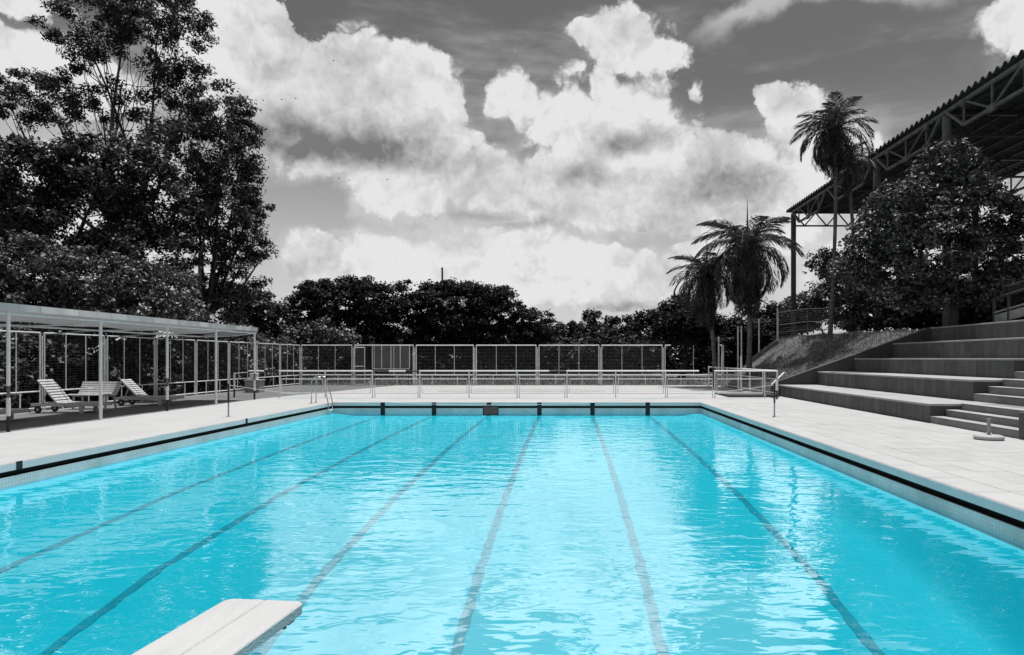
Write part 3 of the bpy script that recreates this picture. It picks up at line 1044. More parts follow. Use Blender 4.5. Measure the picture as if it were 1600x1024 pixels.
# return run of the railing along the bank
o = (8.75, 28.2, 0)
rr = thing('guard_rail', o, 'white railing running away along the foot of the grass bank', 'railing', 'white guard rails beyond the pool')
yy = [28.3, 30.3, 32.4, 34.5, 36.8, 39.2, 41.4]
xx = [8.80 - 0.012 * (q - 28.3) for q in yy]
for x, y in zip(xx, yy):
    MB().tube([(x, y, 0), (x, y, RT)], 0.034, 8).build('post', M['white'], rr, origin=o)
MB().tube([(xx[0], yy[0], RT), (xx[-1], yy[-1], RT)], 0.042, 8).build('top_rail', M['white'], rr, origin=o)
MB().tube([(gx(1196), GY, RT), (xx[0], yy[0], RT)], 0.036, 8).build('corner_rail', M['white'], rr, origin=o)
for a in range(6):
    rail_panel(rr, (xx[a], yy[a], 0), (xx[a + 1], yy[a + 1], 0), o)
for y in (33.5, 37.5):
    x = 8.80 - 0.012 * (y - 28.3) - 0.12
    MB().tube([(x, y, 0), (x, y, 1.80)], 0.045, 8).build('tall_post', M['white'], rr, origin=o)
# striped end post
q = G(1214, 624)
ep = thing('end_post', (q.x, q.y, 0), 'short black and white post at the end of the bleachers', 'post')
MB().tube([(0, 0, 0), (0, 0, 0.36)], 0.035, 8).build('black_foot', M['black'], ep)
MB().tube([(0, 0, 0.361), (0, 0, 0.75)], 0.055, 8).build('white_sleeve', M['white'], ep)
hb = MB().bar((8.95, 29.6, 0.50), (9.75, 30.35, 1.02), 0.06, 0.06)
tag(hb.build('handrail', M['white']), 'short slanting white bar at the foot of the bleacher wall', 'handrail')

# striped post with thin rail, concrete block with white box (left, beyond the canopy)
q = Vector(((366 - VX) * 28.7 / F, 28.7, 0))
sp = thing('striped_post', q, 'short black footed post beyond the shade canopy', 'post')
MB().tube([(0, 0, 0), (0, 0, 0.36)], 0.035, 8).build('black_foot', M['black'], sp)
MB().tube([(0, 0, 0.361), (0, 0, 1.06)], 0.040, 8).build('white_sleeve', M['white'], sp)
MB().tube([(0, 0, 1.03), (0.62, -0.1, 1.08)], 0.014, 6).build('thin_rail', M['white'], sp)
q = Vector((-15.4, 33.0, 0))
cb = thing('concrete_block', q, 'light grey concrete block at the left fence beyond the canopy', 'block')
MB().bbox(-0.35, 0.35, -0.3, 0.3, 0, 0.58, 0.02).build('block_body', M['concrete'], cb)
MB().bbox(-0.38, 0.38, -0.33, 0.33, 0.582, 0.63, 0.012).build('block_cap', M['concrete'], cb)
wb = MB().bbox(-0.16, 0.16, -0.13, 0.13, 0, 0.27, 0.02).bbox(-0.175, 0.175, -0.145, 0.145, 0.271, 0.31, 0.01)
wb_o = wb.build('white_box', M['white'])
wb_o.location = (-15.42, 33.0, 0.631)
tag(wb_o, 'small white lidded box standing on the concrete block', 'box')

# ------------------------------------------------------------------ shade canopy
CX0, CX1 = -12.75, -14.95
CYA, CYB = 10.5, 27.45
o = (CX0, 20, 0)
cn = thing('shade_canopy', o, 'long white canvas shade canopy on slim poles over the loungers', 'canopy')
cposts = [12.26, 15.3, 18.32, 21.36, 24.32, 27.3]
for i, y in enumerate(cposts):
    striped = i % 2 == 1
    if striped:
        MB().tube([(CX0, y, 0), (CX0, y, 0.36)], 0.038, 10).build('post_foot', M['black'], cn, origin=o)
        MB().tube([(CX0, y, 0.361), (CX0, y, 0.78)], 0.042, 10).build('post_band', M['white'], cn, origin=o)
        MB().tube([(CX0, y, 0.781), (CX0, y, 1.05)], 0.034, 10).build('post_band', M['truss'], cn, origin=o)
        MB().tube([(CX0, y, 1.051), (CX0, y, 2.74)], 0.038, 10).build('post', M['white'], cn, origin=o)
    else:
        MB().tube([(CX0, y, 0), (CX0, y, 2.74)], 0.042, 10).build('post', M['white'], cn, origin=o)
    MB().tube([(CX1 + 0.05, y, 2.56), (FENCE_X + 0.03, y, 2.44)], 0.018, 6).build('tie_bar', M['wire'], cn, origin=o)
    # arched crossbar under the canvas
    pts = [(CX0 + (CX1 - CX0) * u, y, 2.70 - 0.14 * u - 0.05 * math.sin(math.pi * u)) for u in [k / 8 for k in range(9)]]
    MB().tube(pts, 0.022, 6).build('crossbar', M['white'], cn, origin=o)
MB().tube([(CX0, CYA, 2.70), (CX0, CYB, 2.70)], 0.028, 8).build('front_rail', M['white'], cn, origin=o)
MB().tube([(CX1, CYA, 2.56), (CX1, CYB, 2.56)], 0.028, 8).build('back_rail', M['white'], cn, origin=o)


def roofsheet(u, v, dz=0.0):
    y = CYA + (CYB - CYA) * v
    ph = ((y - 12.26) / 3.02) % 1.0
    sag = 0.09 * math.sin(math.pi * ph) * math.sin(math.pi * u)
    return (CX0 + 0.07 + (CX1 - CX0 - 0.1) * u, y, 2.93 - 0.27 * u - sag + 0.02 * math.sin(y * 2.1) * u + dz)


MB().grid(roofsheet, 10, 90).build('canvas_roof', M['canvas'], cn, smooth=True, origin=o)
nf = 27
fw = (CYB - CYA) / nf
for k in range(nf):
    y0, y1 = CYA + k * fw, CYA + (k + 1) * fw
    dx = random.uniform(-0.02, 0.02)
    bul = random.uniform(0.0, 0.035)

    def flap(u, v, y0=y0, y1=y1, dx=dx, bul=bul):
        y = y0 + 0.004 + (y1 - y0 - 0.008) * u
        return (CX0 + 0.075 + (dx + bul * math.sin(math.pi * u)) * v, y, 2.925 - 0.15 * v - 0.008 * math.sin(math.pi * u) * v)
    MB().grid(flap, 4, 3).build('valance_flap', M['canvas'], cn, smooth=True, origin=o)


def endflap(u, v):
    return (CX0 + 0.07 + (CX1 - CX0) * u, CYB + 0.012, 2.925 - 0.27 * u - 0.15 * v)


MB().grid(endflap, 6, 2).build('end_flap', M['canvas'], cn, origin=o)


# ------------------------------------------------------------------ loungers and bench
def lounger(loc, label, rz=0.0, rise=0.72):
    """head towards -x; 2.05 m long, 0.62 m wide"""
    g = thing('sun_lounger', loc, label, 'lounger', 'white slatted loungers under the canopy', rz)
    W_ = 0.62
    for s in (0, W_):
        MB().box(-1.25, 0.80, s - 0.02 if s == 0 else s - 0.02, s + 0.02, 0.215, 0.305).build('side_rail', M['frame'], g)
    MB().box(-1.23, -1.19, 0.021, W_ - 0.021, 0.22, 0.30).box(0.74, 0.78, 0.021, W_ - 0.021, 0.22, 0.30).build('cross_rail', M['frame'], g)
    for s in (0.0, W_):
        MB().box(0.22, 0.34, s - 0.018, s + 0.018, 0.0, 0.214).build('leg', M['frame'], g)
        w = MB()
        ci = (-1.02, s + (0.028 if s else -0.028))
        w.add([], [])
        prof = [(0.045, -0.018), (0.105, -0.018), (0.118, 0.0), (0.105, 0.018), (0.045, 0.018)]
        nn = 20
        vs, fs = [], []
        for (r, yv) in prof:
            for j in range(nn):
                a = 2 * math.pi * j / nn
                vs.append((ci[0] + r * math.cos(a), ci[1] + yv, 0.118 + r * math.sin(a)))
        for i in range(4):
            for j in range(nn):
                fs.append((i * nn + j, i * nn + (j + 1) % nn, (i + 1) * nn + (j + 1) % nn, (i + 1) * nn + j))
        w.add(vs, fs)
        wo = w.build('wheel', M['rubber'], g)
        MB().tube([(ci[0], ci[1] - 0.015, 0.118), (ci[0], ci[1] + 0.015, 0.118)], 0.07, 12).build('hub', M['hub'], wo)
    sme = MB().bbox(-0.035, 0.035, -0.01, W_ + 0.01, 0, 0.022, 0.004).mesh('slat', M['slat'])
    for k in range(14):
        link('slat', sme, g, (-0.42 + k * 0.088, 0, 0.306))
    # raised back
    ang_ = math.atan2(rise, 0.62)
    L_ = math.hypot(rise, 0.62)
    p0 = Vector((-0.47, 0, 0.315))
    dirv = Vector((-math.cos(ang_), 0, math.sin(ang_)))
    for k in range(9):
        so = link('slat', sme, g, p0 + dirv * (L_ * (k + 0.4) / 9))
        so.rotation_euler = (0, ang_, 0)
    for s in (0.03, W_ - 0.03):
        a = p0 + dirv * 0.0 + Vector((0, s, -0.025)); b = p0 + dirv * (L_ * 0.98) + Vector((0, s, -0.025))
        MB().bar(a, b, 0.035, 0.04).build('back_rail', M['frame'], g)
    for s in (0.06, W_ - 0.06):
        a = p0 + dirv * (L_ * 0.55) + Vector((0, s, -0.03))
        MB().bar(a, (-0.95, s, 0.30), 0.03, 0.03).build('prop', M['frame'], g)
    return g


lounger((-15.1, 20.45, 0), 'white slatted lounger with raised back, nearest whole one under the canopy')
lounger((-14.72, 23.75, 0), 'white slatted lounger beyond the slatted bench', rz=R(4), rise=0.62)
lounger((-15.35, 17.55, 0), 'lounger cut off at the left edge of the photograph')

bo = (-15.72, 22.3, 0)
bn = thing('slatted_bench', bo, 'curved white slatted bench between the two loungers', 'bench', rz=R(-3))
prof = [(-0.34, 0.86), (-0.31, 0.79), (-0.275, 0.72), (-0.24, 0.65), (-0.20, 0.58), (-0.155, 0.51), (-0.09, 0.455), (-0.01, 0.435), (0.07, 0.45), (0.15, 0.475), (0.23, 0.485), (0.31, 0.47)]
for i, (d_, z) in enumerate(prof):
    a = prof[max(0, i - 1)]; b = prof[min(len(prof) - 1, i + 1)]
    an = math.atan2(b[1] - a[1], b[0] - a[0])
    s_ = MB().bbox(-0.68, 0.68, -0.030, 0.030, 0, 0.02, 0.004).build('slat', M['slat'], bn)
    s_.location = (0, -d_, z)
    s_.rotation_euler = (-an, 0, 0)
for s in (-0.55, 0.55):
    MB().tube([(s, -d_, z - 0.025) for d_, z in prof], 0.018, 6).build('side_frame', M['frame'], bn)
    MB().bar((s, -0.24, 0.0), (s, -0.20, 0.455), 0.05, 0.04).build('leg', M['frame'], bn)
    MB().bar((s, 0.24, 0.0), (s, 0.12, 0.52), 0.05, 0.04).build('leg', M['frame'], bn)

# ------------------------------------------------------------------ pool ladder
lo = (PX0, 25.1, 0)
ld = thing('pool_ladder', lo, 'steel pool ladder at the far left corner of the pool', 'ladder')
for y in (24.88, 25.33):
    pts = [(PX0 - 0.55, y, 0.0), (PX0 - 0.55, y, 0.70)]
    for k in range(9):
        a = math.pi * k / 8
        pts.append((PX0 - 0.345 - 0.205 * math.cos(a), y, 0.78 + 0.22 * math.sin(a)))
    pts += [(PX0 - 0.10, y, 0.60), (PX0 + 0.02, y, 0.25), (PX0 + 0.07, y, -0.02), (PX0 + 0.07, y, -0.50)]
    MB().tube(pts, 0.021, 8).build('handrail', M['steel'], ld, smooth=True, origin=lo)
    MB().lathe([(0.05, 0.004), (0.05, 0.02), (0.03, 0.035)], 12, (PX0 - 0.55, y, 0)).build('flange', M['steel'], ld, origin=lo)
for z in (-0.27, -0.46):
    MB().box(PX0 + 0.03, PX0 + 0.12, 24.90, 25.31, z, z + 0.025).build('tread', M['white'], ld, origin=lo)

# ------------------------------------------------------------------ cable across the pool with hanging sign
SY = 19.3
pl_ = Vector((-9.76, SY, 0)); pr_ = Vector((5.92, SY, 0))
for (p, lab) in ((pl_, 'thin cable stanchion on the deck left of the pool'), (pr_, 'thin cable stanchion on the deck right of the pool')):
    s_ = thing('stanchion', p, lab, 'post', 'stanchions holding the cable over the pool')
    MB().tube([(0, 0, 0), (0, 0, 0.40)], 0.020, 8).build('lower_pole', M['concrete'], s_)
    MB().tube([(0, 0, 0.401), (0, 0, 0.95)], 0.026, 8).build('upper_pole', M['black'], s_)
    MB().lathe([(0.06, 0.0), (0.06, 0.012), (0.03, 0.03)], 12).build('foot', M['concrete'], s_)
mid = P(766, 634, SY)
cpts = []
for k in range(41):
    u = k / 40
    x = pl_.x + (pr_.x - pl_.x) * u
    xm = mid.x
    if x < xm:
        w_ = ((xm - x) / (xm - pl_.x)) ** 2
    else:
        w_ = ((x - xm) / (pr_.x - xm)) ** 2
    cpts.append((x, SY, mid.z + 0.012 + (0.90 - mid.z) * w_))
tag(MB().tube(cpts, 0.006, 5).build('cable', M['white']), 'thin pale cable sagging across the pool between two stanchions', 'cable')
s0, s1 = P(754.5, 649, SY), P(779, 634, SY)
sg = thing('hanging_sign', ((s0.x + s1.x) / 2, SY, s0.z), 'maroon board with black border hanging over the pool', 'sign')
O3 = ((s0.x + s1.x) / 2, SY, s0.z)
MB().box(s0.x + 0.025, s1.x - 0.025, SY - 0.008, SY + 0.012, s0.z + 0.025, s1.z - 0.025).build('plate', M['sign'], sg, origin=O3)
fb = MB()
fb.box(s0.x, s1.x, SY - 0.012, SY + 0.014, s1.z - 0.026, s1.z).box(s0.x, s1.x, SY - 0.012, SY + 0.014, s0.z, s0.z + 0.026)
fb.box(s0.x, s0.x + 0.026, SY - 0.012, SY + 0.014, s0.z + 0.0261, s1.z - 0.0261).box(s1.x - 0.026, s1.x, SY - 0.012, SY + 0.014, s0.z + 0.0261, s1.z - 0.0261)
fb.build('border', M['signframe'], sg, origin=O3)

# ------------------------------------------------------------------ diving board
BZ = 0.35
tipc = P(416, 937, (EYE - BZ) * F / 377)
bd = Vector(((999 - VX) / F, 1, 0)).normalized()
bo = thing('diving_board', (tipc.x - bd.x * 4.0, tipc.y - bd.y * 4.0, 0), 'white two plank diving board reaching over the near end of the pool', 'diving board', rz=-math.atan2(bd.x, bd.y))
BW, BL = 0.455, 4.0


def plank(x0, x1, rl, rr_):
    """plank along +y with a rounded outer corner at the tip"""
    pts = [(x0, 0.0), (x1, 0.0)]
    r = 0.05
    if rr_:
        for k in range(7):
            a = math.pi / 2 * k / 6
            pts.append((x1 - r + r * math.cos(a), BL - r + r * math.sin(a)))
    else:
        pts.append((x1, BL))
    if rl:
        for k in range(7):
            a = math.pi / 2 + math.pi / 2 * k / 6
            pts.append((x0 + r + r * math.cos(a), BL - r + r * math.sin(a)))
    else:
        pts.append((x0, BL))
    b = MB()
    n = len(pts)
    e = 0.006
    cx, cy = (x0 + x1) / 2, BL / 2
    inner = [(cx + (x - cx) * (1 - e / (BW / 4)), cy + (y - cy) * (1 - e / (BL / 2))) for x, y in pts]
    vs = [(x, y, BZ - 0.055) for x, y in pts] + [(x, y, BZ - e) for x, y in pts] + [(x, y, BZ) for x, y in inner]
    fs = [tuple(range(n))[::-1], tuple(range(2 * n, 3 * n))]
    for a in (0, n):
        for i in range(n):
            fs.append((a + i, a + (i + 1) % n, a + n + (i + 1) % n, a + n + i))
    return b.add(vs, fs)


plank(-BW / 2, -0.002, True, False).build('plank', M['board'], bo)
plank(0.002, BW / 2, False, True).build('plank', M['board'], bo)
for y in (BL - 0.12, BL - 0.75, 1.4, 0.4):
    MB().box(-BW / 2 + 0.03, BW / 2 - 0.015, y - 0.03, y + 0.03, BZ - 0.075, BZ - 0.056).build('batten', M['truss'], bo)
    for x in (-0.14, 0.17):
        MB().tube([(x, y, BZ - 0.105), (x, y, BZ - 0.0755)], 0.012, 6).build('bolt', M['darkmetal'], bo)
for y in (0.25, 0.95):
    st_ = MB().box(-0.20, 0.20, y - 0.05, y + 0.05, 0.22, BZ - 0.0565 - 0.02)
    st_.tube([(-0.16, y, 0.002), (-0.16, y, 0.22)], 0.03, 8).tube([(0.16, y, 0.002), (0.16, y, 0.22)], 0.03, 8)
    st_.build('stand', M['truss'], bo)

# ------------------------------------------------------------------ parasol foot
q = G(1545, 687)
uf = thing('parasol_foot', (q.x, q.y, 0), 'grey round parasol foot with short pole by the bleacher stairs', 'parasol base')
MB().lathe([(0.22, 0.0), (0.265, 0.012), (0.285, 0.045), (0.27, 0.078), (0.22, 0.098), (0.06, 0.108), (0.045, 0.15)], 32).build('base', M['frame'], uf, smooth=True)
MB().tube([(0, 0, 0.15), (0, 0, 0.40)], 0.036, 12).tube([(0, 0, 0.401), (0, 0, 0.43)], 0.042, 12).build('pole', M['concrete'], uf)

# ------------------------------------------------------------------ stadium roof on the right
SX0, SX1 = 19.0, 30.2
SZ = 14.1
SYA, SYB = 16.0, 56.7
so_ = (SX0, 36, 2.9)
sd = thing('stadium_roof', so_, 'tall steel framed stand roof with corrugated sheeting and weathered trusses', 'stand')
cols = [56.7, 49.05, 41.4, 33.75, 26.1, 18.45]
for y in cols:
    if y != 49.05:
        MB().tube([(SX0, y, 2.7), (SX0, y, SZ - 0.25)], 0.21, 10).build('column', M['darkmetal'] if y > 50 else M['truss'], sd, origin=so_)
    MB().tube([(SX1 - 0.5, y, 2.7), (SX1 - 0.5, y, SZ - 0.25)], 0.21, 10).build('column', M['darkmetal'], sd, origin=so_)
    # cross truss under the sheeting
    tr_ = MB()
    zt, zb = SZ - 0.15, SZ - 1.25
    tr_.bar((SX0, y, zt), (SX1, y, zt), 0.14, 0.14).bar((SX0, y, zb), (SX1, y, zb), 0.12, 0.12)
    nseg = 6
    for k in range(nseg):
        a = SX0 + (SX1 - SX0) * k / nseg; b = SX0 + (SX1 - SX0) * (k + 1) / nseg
        c = (a + b) / 2
        tr_.bar((a, y, zt), (c, y, zb), 0.09, 0.09).bar((c, y, zb), (b, y, zt), 0.09, 0.09)
    tr_.build('cross_truss', M['darkmetal'], sd, origin=so_)
# trusses along the open edge: chord hung between the columns
for j in range(len(cols) - 1):
    y1, y0 = cols[j], cols[j + 1]
    for xe in (SX0 - 0.12, SX1 - 0.4):
        up = SZ - 0.12
        e = MB()
        L_ = y1 - y0
        e.bar((xe, y0, up), (xe, y1, up), 0.16, 0.17)
        a0, a1, a2, a3 = y0 + 0.25, y0 + L_ * 0.22, y1 - L_ * 0.22, y1 - 0.25
        zb = up - 1.15
        e.bar((xe, a0, up - 0.05), (xe, a1, zb), 0.13, 0.13)
        e.bar((xe, a1, zb), (xe, a2, zb), 0.14, 0.14)
        e.bar((xe, a2, zb), (xe, a3, up - 0.05), 0.13, 0.13)
        ms = [a1, a1 + (a2 - a1) / 2, a2]
        for yv in ms:
            e.bar((xe, yv, zb), (xe, yv, up), 0.08, 0.08)
        e.bar((xe, ms[0], up), (xe, ms[1], zb), 0.08, 0.09).bar((xe, ms[1], zb), (xe, ms[2], up), 0.08, 0.09)
        e.box(xe - 0.09, xe + 0.05, ms[1] - 0.25, ms[1] + 0.25, zb - 0.16, zb + 0.16)
        e.box(xe - 0.09, xe + 0.05, ms[0] - 0.18, ms[0] + 0.18, up - 0.26, up + 0.0)
        e.box(xe - 0.09, xe + 0.05, ms[2] - 0.18, ms[2] + 0.18, up - 0.26, up + 0.0)
        e.build('edge_truss', M['truss'], sd, origin=so_)
pur = [SX0 + 0.6 + k * 1.25 for k in range(9)]
for x in pur:
    MB().bar((x, SYA, SZ - 0.02), (x, SYB + 0.2, SZ - 0.02), 0.07, 0.12).build('purlin', M['darkmetal'], sd, origin=so_)
per = 0.52
nw_ = int((SYB + 0.5 - SYA) / per)
sheet_w = 8 * per


def corr(x0, x1, y0, y1):
    b = MB()
    n = int(round((y1 - y0) / per)) * 8
    o_ = []
    for zoff in (0.0, -0.04):
        b.grid(lambda u, v: (x0 + (x1 - x0) * u, y0 + (y1 - y0) * v, SZ + 0.20 + zoff + 0.10 * math.sin(2 * math.pi * (y0 + (y1 - y0) * v) / per)), 1, n)
    # close the front edge
    m_ = n + 1
    b.f += [(j, j + 1, 2 * m_ + j + 1, 2 * m_ + j) for j in range(n)]
    return b


k = 0
y = SYA
while y < SYB + 0.3:
    y1 = y + sheet_w
    corr(SX0 - 0.35, SX1 + 0.3, y + 0.0, y1).build('roof_sheet', M['roof'], sd, origin=so_)
    y = y1

# pale roofed pavilion behind the stand
o4 = (36.0, 50, 2.9)
pvn = thing('pavilion', o4, 'low building with pale flat roof behind the leafy tree on the right', 'building')
MB().box(32.0, 42.0, 38.0, 62.0, 7.95, 8.35).build('roof', M['white'], pvn, origin=o4)
MB().box(32.3, 42.0, 38.3, 61.7, 7.0, 7.92).build('fascia', M['concrete'], pvn, origin=o4)
MB().box(36.0, 41.8, 38.5, 61.5, 2.5, 6.98).build('wall', M['endwall'], pvn, origin=o4)
for y in (39.5, 45, 50.5, 56, 61):
    MB().tube([(32.6, y, 2.5), (32.6, y, 6.99)], 0.14, 8).build('post', M['truss'], pvn, origin=o4)

# dark stair rail on the terrace
o5 = (18.0, 27.0, 2.9)
hr = thing('stair_rail', o5, 'dark slanting stair rail on the terrace above the bleachers', 'railing')
ra, rb = P(1552, 468, 27.2), P(1640, 440, 24.2)
MB().tube([ra, rb], 0.06, 8).build('top_rail', M['darkmetal'], hr, origin=o5)
MB().tube([ra - Vector((0, 0, 0.55)), rb - Vector((0, 0, 0.55))], 0.04, 8).build('low_rail', M['concrete'], hr, origin=o5)
for u in (0.02, 0.30, 0.62, 0.98):
    q = ra.lerp(rb, u)
    MB().tube([(q.x, q.y, 2.7), q], 0.06, 8).build('post', M['darkmetal'], hr, origin=o5)
MB().bar(ra.lerp(rb, 0.05) - Vector((0, -0.15, 0.85)), ra.lerp(rb, 0.95) - Vector((0, -0.15, 0.85)), 0.05, 0.35).build('skirt_panel', M['concrete'], hr, origin=o5)

# wire fence on top of the bank, guide wall
o6 = (13, 40, 2.9)
tf = thing('wire_fence', o6, 'rusty wire fence with pale posts on top of the grass bank', 'fence')
fp = [(1215, 530, 41.0), (1262, 527, 40.0), (1298, 522, 38.6), (1345, 518, 37.0)]
base = []
for (px, py, Y) in fp:
    q = P(px, py, Y)
    base.append((q.x, q.y, bank_h(q.x, q.y)))
for i, b_ in enumerate(base):
    h = 1.95 if i == 0 else 1.75
    MB().tube([(b_[0], b_[1], b_[2] - 0.1), (b_[0], b_[1], b_[2] + h)], 0.055 if i == 0 else 0.035, 8).build('post', M['white_fence'] if i == 0 else M['wire'], tf, origin=o6)
wr = MB()
for a, b_ in zip(base[:-1], base[1:]):
    for h, r in ((1.72, 0.022), (0.95, 0.022), (0.5, 0.018)):
        wr.tube([(a[0], a[1], a[2] + h), (b_[0], b_[1], b_[2] + h)], r, 5)
    for k in range(1, 14):
        h = 1.72 * k / 14
        wr.tube([(a[0], a[1], a[2] + h), (b_[0], b_[1], b_[2] + h)], 0.004, 3, cap=False)
    for k in range(1, 16):
        u = k / 16
        x, y, z = (a[i] + (b_[i] - a[i]) * u for i in range(3))
        wr.tube([(x, y, z), (x, y, z + 1.72)], 0.004, 3, cap=False)
wr.build('wire_mesh', M['wire'], tf, origin=o6)
ga, gb = P(1172, 560, 40.6), P(1216, 532, 40.2)
gw_ = MB().bar(ga - Vector((0, 0, 0.1)), gb - Vector((0, 0, 0.1)), 0.22, 0.20).bar(ga - Vector((0, 0.03, 0.5)), gb - Vector((0, 0.03, 0.5)), 0.3, 0.6)
tag(gw_.build('edge_beam', M['truss']), 'slanting concrete edge beam climbing the far side of the grass bank', 'beam')

# slim bare poles between the palms
for (px, py0, py1, Y, lab) in ((1123, 578, 528, 46.0, 'slim pole just right of the leaning palm trunk'), (1153, 572, 512, 48.0, 'left one of two close poles behind the drooping palm'),
                               (1158.5, 572, 512, 48.6, 'right one of two close poles behind the drooping palm'), (1186, 560, 500, 47.0, 'slim pale pole between the drooping palm and the bank')):
    q = P(px, py0, Y); q2 = P(px, py1, Y)
    z0 = -0.06
    po = MB().tube([(0, 0, z0), (0, 0, q2.z)], 0.05, 8).tube([(0, 0, q2.z), (0, 0, q2.z + 0.08)], 0.065, 8).build('pole', M['white_fence'])
    po.location = (q.x, Y, 0)
    tag(po, lab, 'pole', 'slim poles behind the far fence')
q = P(691, 420, 130)
ms_ = MB().tube([(0, 0, 0), (0, 0, q.z)], [0.26, 0.17], 10).tube([(0, 0, q.z), (0, 0, q.z + 0.25)], 0.2, 10).build('mast', M['darkmetal'])
ms_.location = (q.x, q.y, -0.06)
tag(ms_, 'far dark mast rising behind the round topped trees', 'mast')


# ------------------------------------------------------------------ trees
def leaf_cloud(cent, rad, n_per, size, up=0.35, flat=0.7, aspect=0.55, droop=0.0):
    """leaves scattered in clumps; returns quads as vertices"""
    k = len(cent)
    idx = np.repeat(np.arange(k), n_per)
    n = len(idx)
    off = RNG.normal(0, 0.5, (n, 3))
    r = np.linalg.norm(off, axis=1, keepdims=True)
    off = off / np.maximum(r, 1e-6) * np.minimum(r, 1.15)
    off[:, 2] *= flat
    pos = cent[idx] + off * rad[idx][:, None]
    nrm = RNG.normal(0, 1, (n, 3))
    nrm[:, 2] = np.abs(nrm[:, 2]) + up
    nrm += off * 0.5
    nrm /= np.linalg.norm(nrm, axis=1, keepdims=True)
    t = RNG.normal(0, 1, (n, 3))
    t[:, 2] -= droop
    t -= nrm * np.sum(t * nrm, axis=1, keepdims=True)
    t /= np.maximum(np.linalg.norm(t, axis=1, keepdims=True), 1e-6)
    b = np.cross(nrm, t)
    s = (size * RNG.uniform(0.6, 1.35, n))[:, None]
    v = np.zeros((n, 4, 3))
    v[:, 0] = pos - t * s
    v[:, 1] = pos - t * s * 0.1 + b * s * aspect + nrm * s * 0.12
    v[:, 2] = pos + t * s
    v[:, 3] = pos - t * s * 0.1 - b * s * aspect + nrm * s * 0.12
    return v.reshape(-1, 3)


def limb(b, p0, p1, r0, r1, bend=0.12, n=5, k=6):
    p0, p1 = Vector(p0), Vector(p1)
    L_ = (p1 - p0).length
    off = Vector((random.gauss(0, 1), random.gauss(0, 1), random.gauss(0, 0.5))) * L_ * min(bend, 0.07)
    pts, rs = [], []
    for i in range(n + 1):
        u = i / n
        pts.append(p0.lerp(p1, u) + off * math.sin(math.pi * u) + Vector((0, 0, -L_ * 0.08 * math.sin(math.pi * u))))
        rs.append(r0 + (r1 - r0) * u)
    b.tube(pts, rs, k)
    return pts


def tree(name, base, blobs, label, lm, bm, cat='tree', group=None, n_clump=90, n_per=50, size=0.13, clump=0.75, trunk_r=0.25, fork=0.35,
         up=0.35, flat=0.7, aspect=0.55, droop=0.0, shell=0.45, twigs=True, lean=(0, 0)):
    """blobs: ellipsoids (centre, radii, weight) that make up the crown"""
    base = Vector(base)
    g = thing(name, base, label, cat, group)
    cen = sum((Vector(c) * w for c, r, w in blobs), Vector()) / sum(w for c, r, w in blobs)
    lowest = min(c[2] - r[2] for c, r, w in blobs)
    fz = base.z + max(0.8, (cen.z - base.z) * fork)
    fk = Vector((base.x + (cen.x - base.x) * 0.35 + lean[0], base.y + (cen.y - base.y) * 0.35, fz))
    tb = MB()
    lim = []
    pts = [base - Vector((0, 0, 0.15)), base.lerp(fk, 0.08), base.lerp(fk, 0.5) + Vector((random.gauss(0, 0.08), random.gauss(0, 0.08), 0)), fk]
    tb.tube(pts, [trunk_r * 1.45, trunk_r * 1.1, trunk_r * 0.95, trunk_r * 0.8], 9)
    allc, allr = [], []
    tw = sum(w * (r[0] * r[1] * r[2]) ** (2 / 3) for c, r, w in blobs)
    for (c, r, w) in blobs:
        c = Vector(c)
        k = max(4, int(n_clump * w * (r[0] * r[1] * r[2]) ** (2 / 3) / tw))
        d = RNG.normal(0, 1, (k, 3))
        d /= np.linalg.norm(d, axis=1, keepdims=True)
        rr_ = (shell ** 3 + (1 - shell ** 3) * RNG.random(k)) ** (1 / 3)
        p = np.array(c)[None] + d * rr_[:, None] * np.array(r)[None]
        allc.append(p)
        allr.append(RNG.uniform(0.6, 1.3, k) * clump)
        lp = limb(tb, fk, c - Vector((0, 0, r[2] * 0.25)), trunk_r * 0.38, trunk_r * 0.10, 0.10)
        if twigs:
            for i in range(min(k, 8)):
                s_ = lp[random.randint(2, len(lp) - 1)]
                limb(tb, s_, p[i], trunk_r * 0.08, 0.010, 0.12, 3, 4)
    cent, rad = np.concatenate(allc), np.concatenate(allr)
    v = leaf_cloud(cent, rad, n_per, size, up, flat, aspect, droop) - np.array(base)[None]
    link('crown', np_mesh('crown', v, 4, lm), g)
    tb.build('trunk', bm, g, smooth=True, origin=base)
    return g


def pb(Y, lst, depth=0.8, dy=0.0):
    """crown ellipsoids from their outline in the photograph, at depth Y"""
    out = []
    for it in lst:
        px, py, rx, ry = it[:4]
        w = it[4] if len(it) > 4 else 1.0
        yo = it[5] if len(it) > 5 else random.uniform(-1, 1) * 0.8
        c = P(px, py, Y + yo)
        s = (Y + yo) / F
        out.append(((c.x, c.y, c.z), (rx * s, max(rx, ry) * s * depth, ry * s), w))
    return out


def gpos(px, Y, z=-0.06):
    return ((px - VX) * Y / F, Y, z)


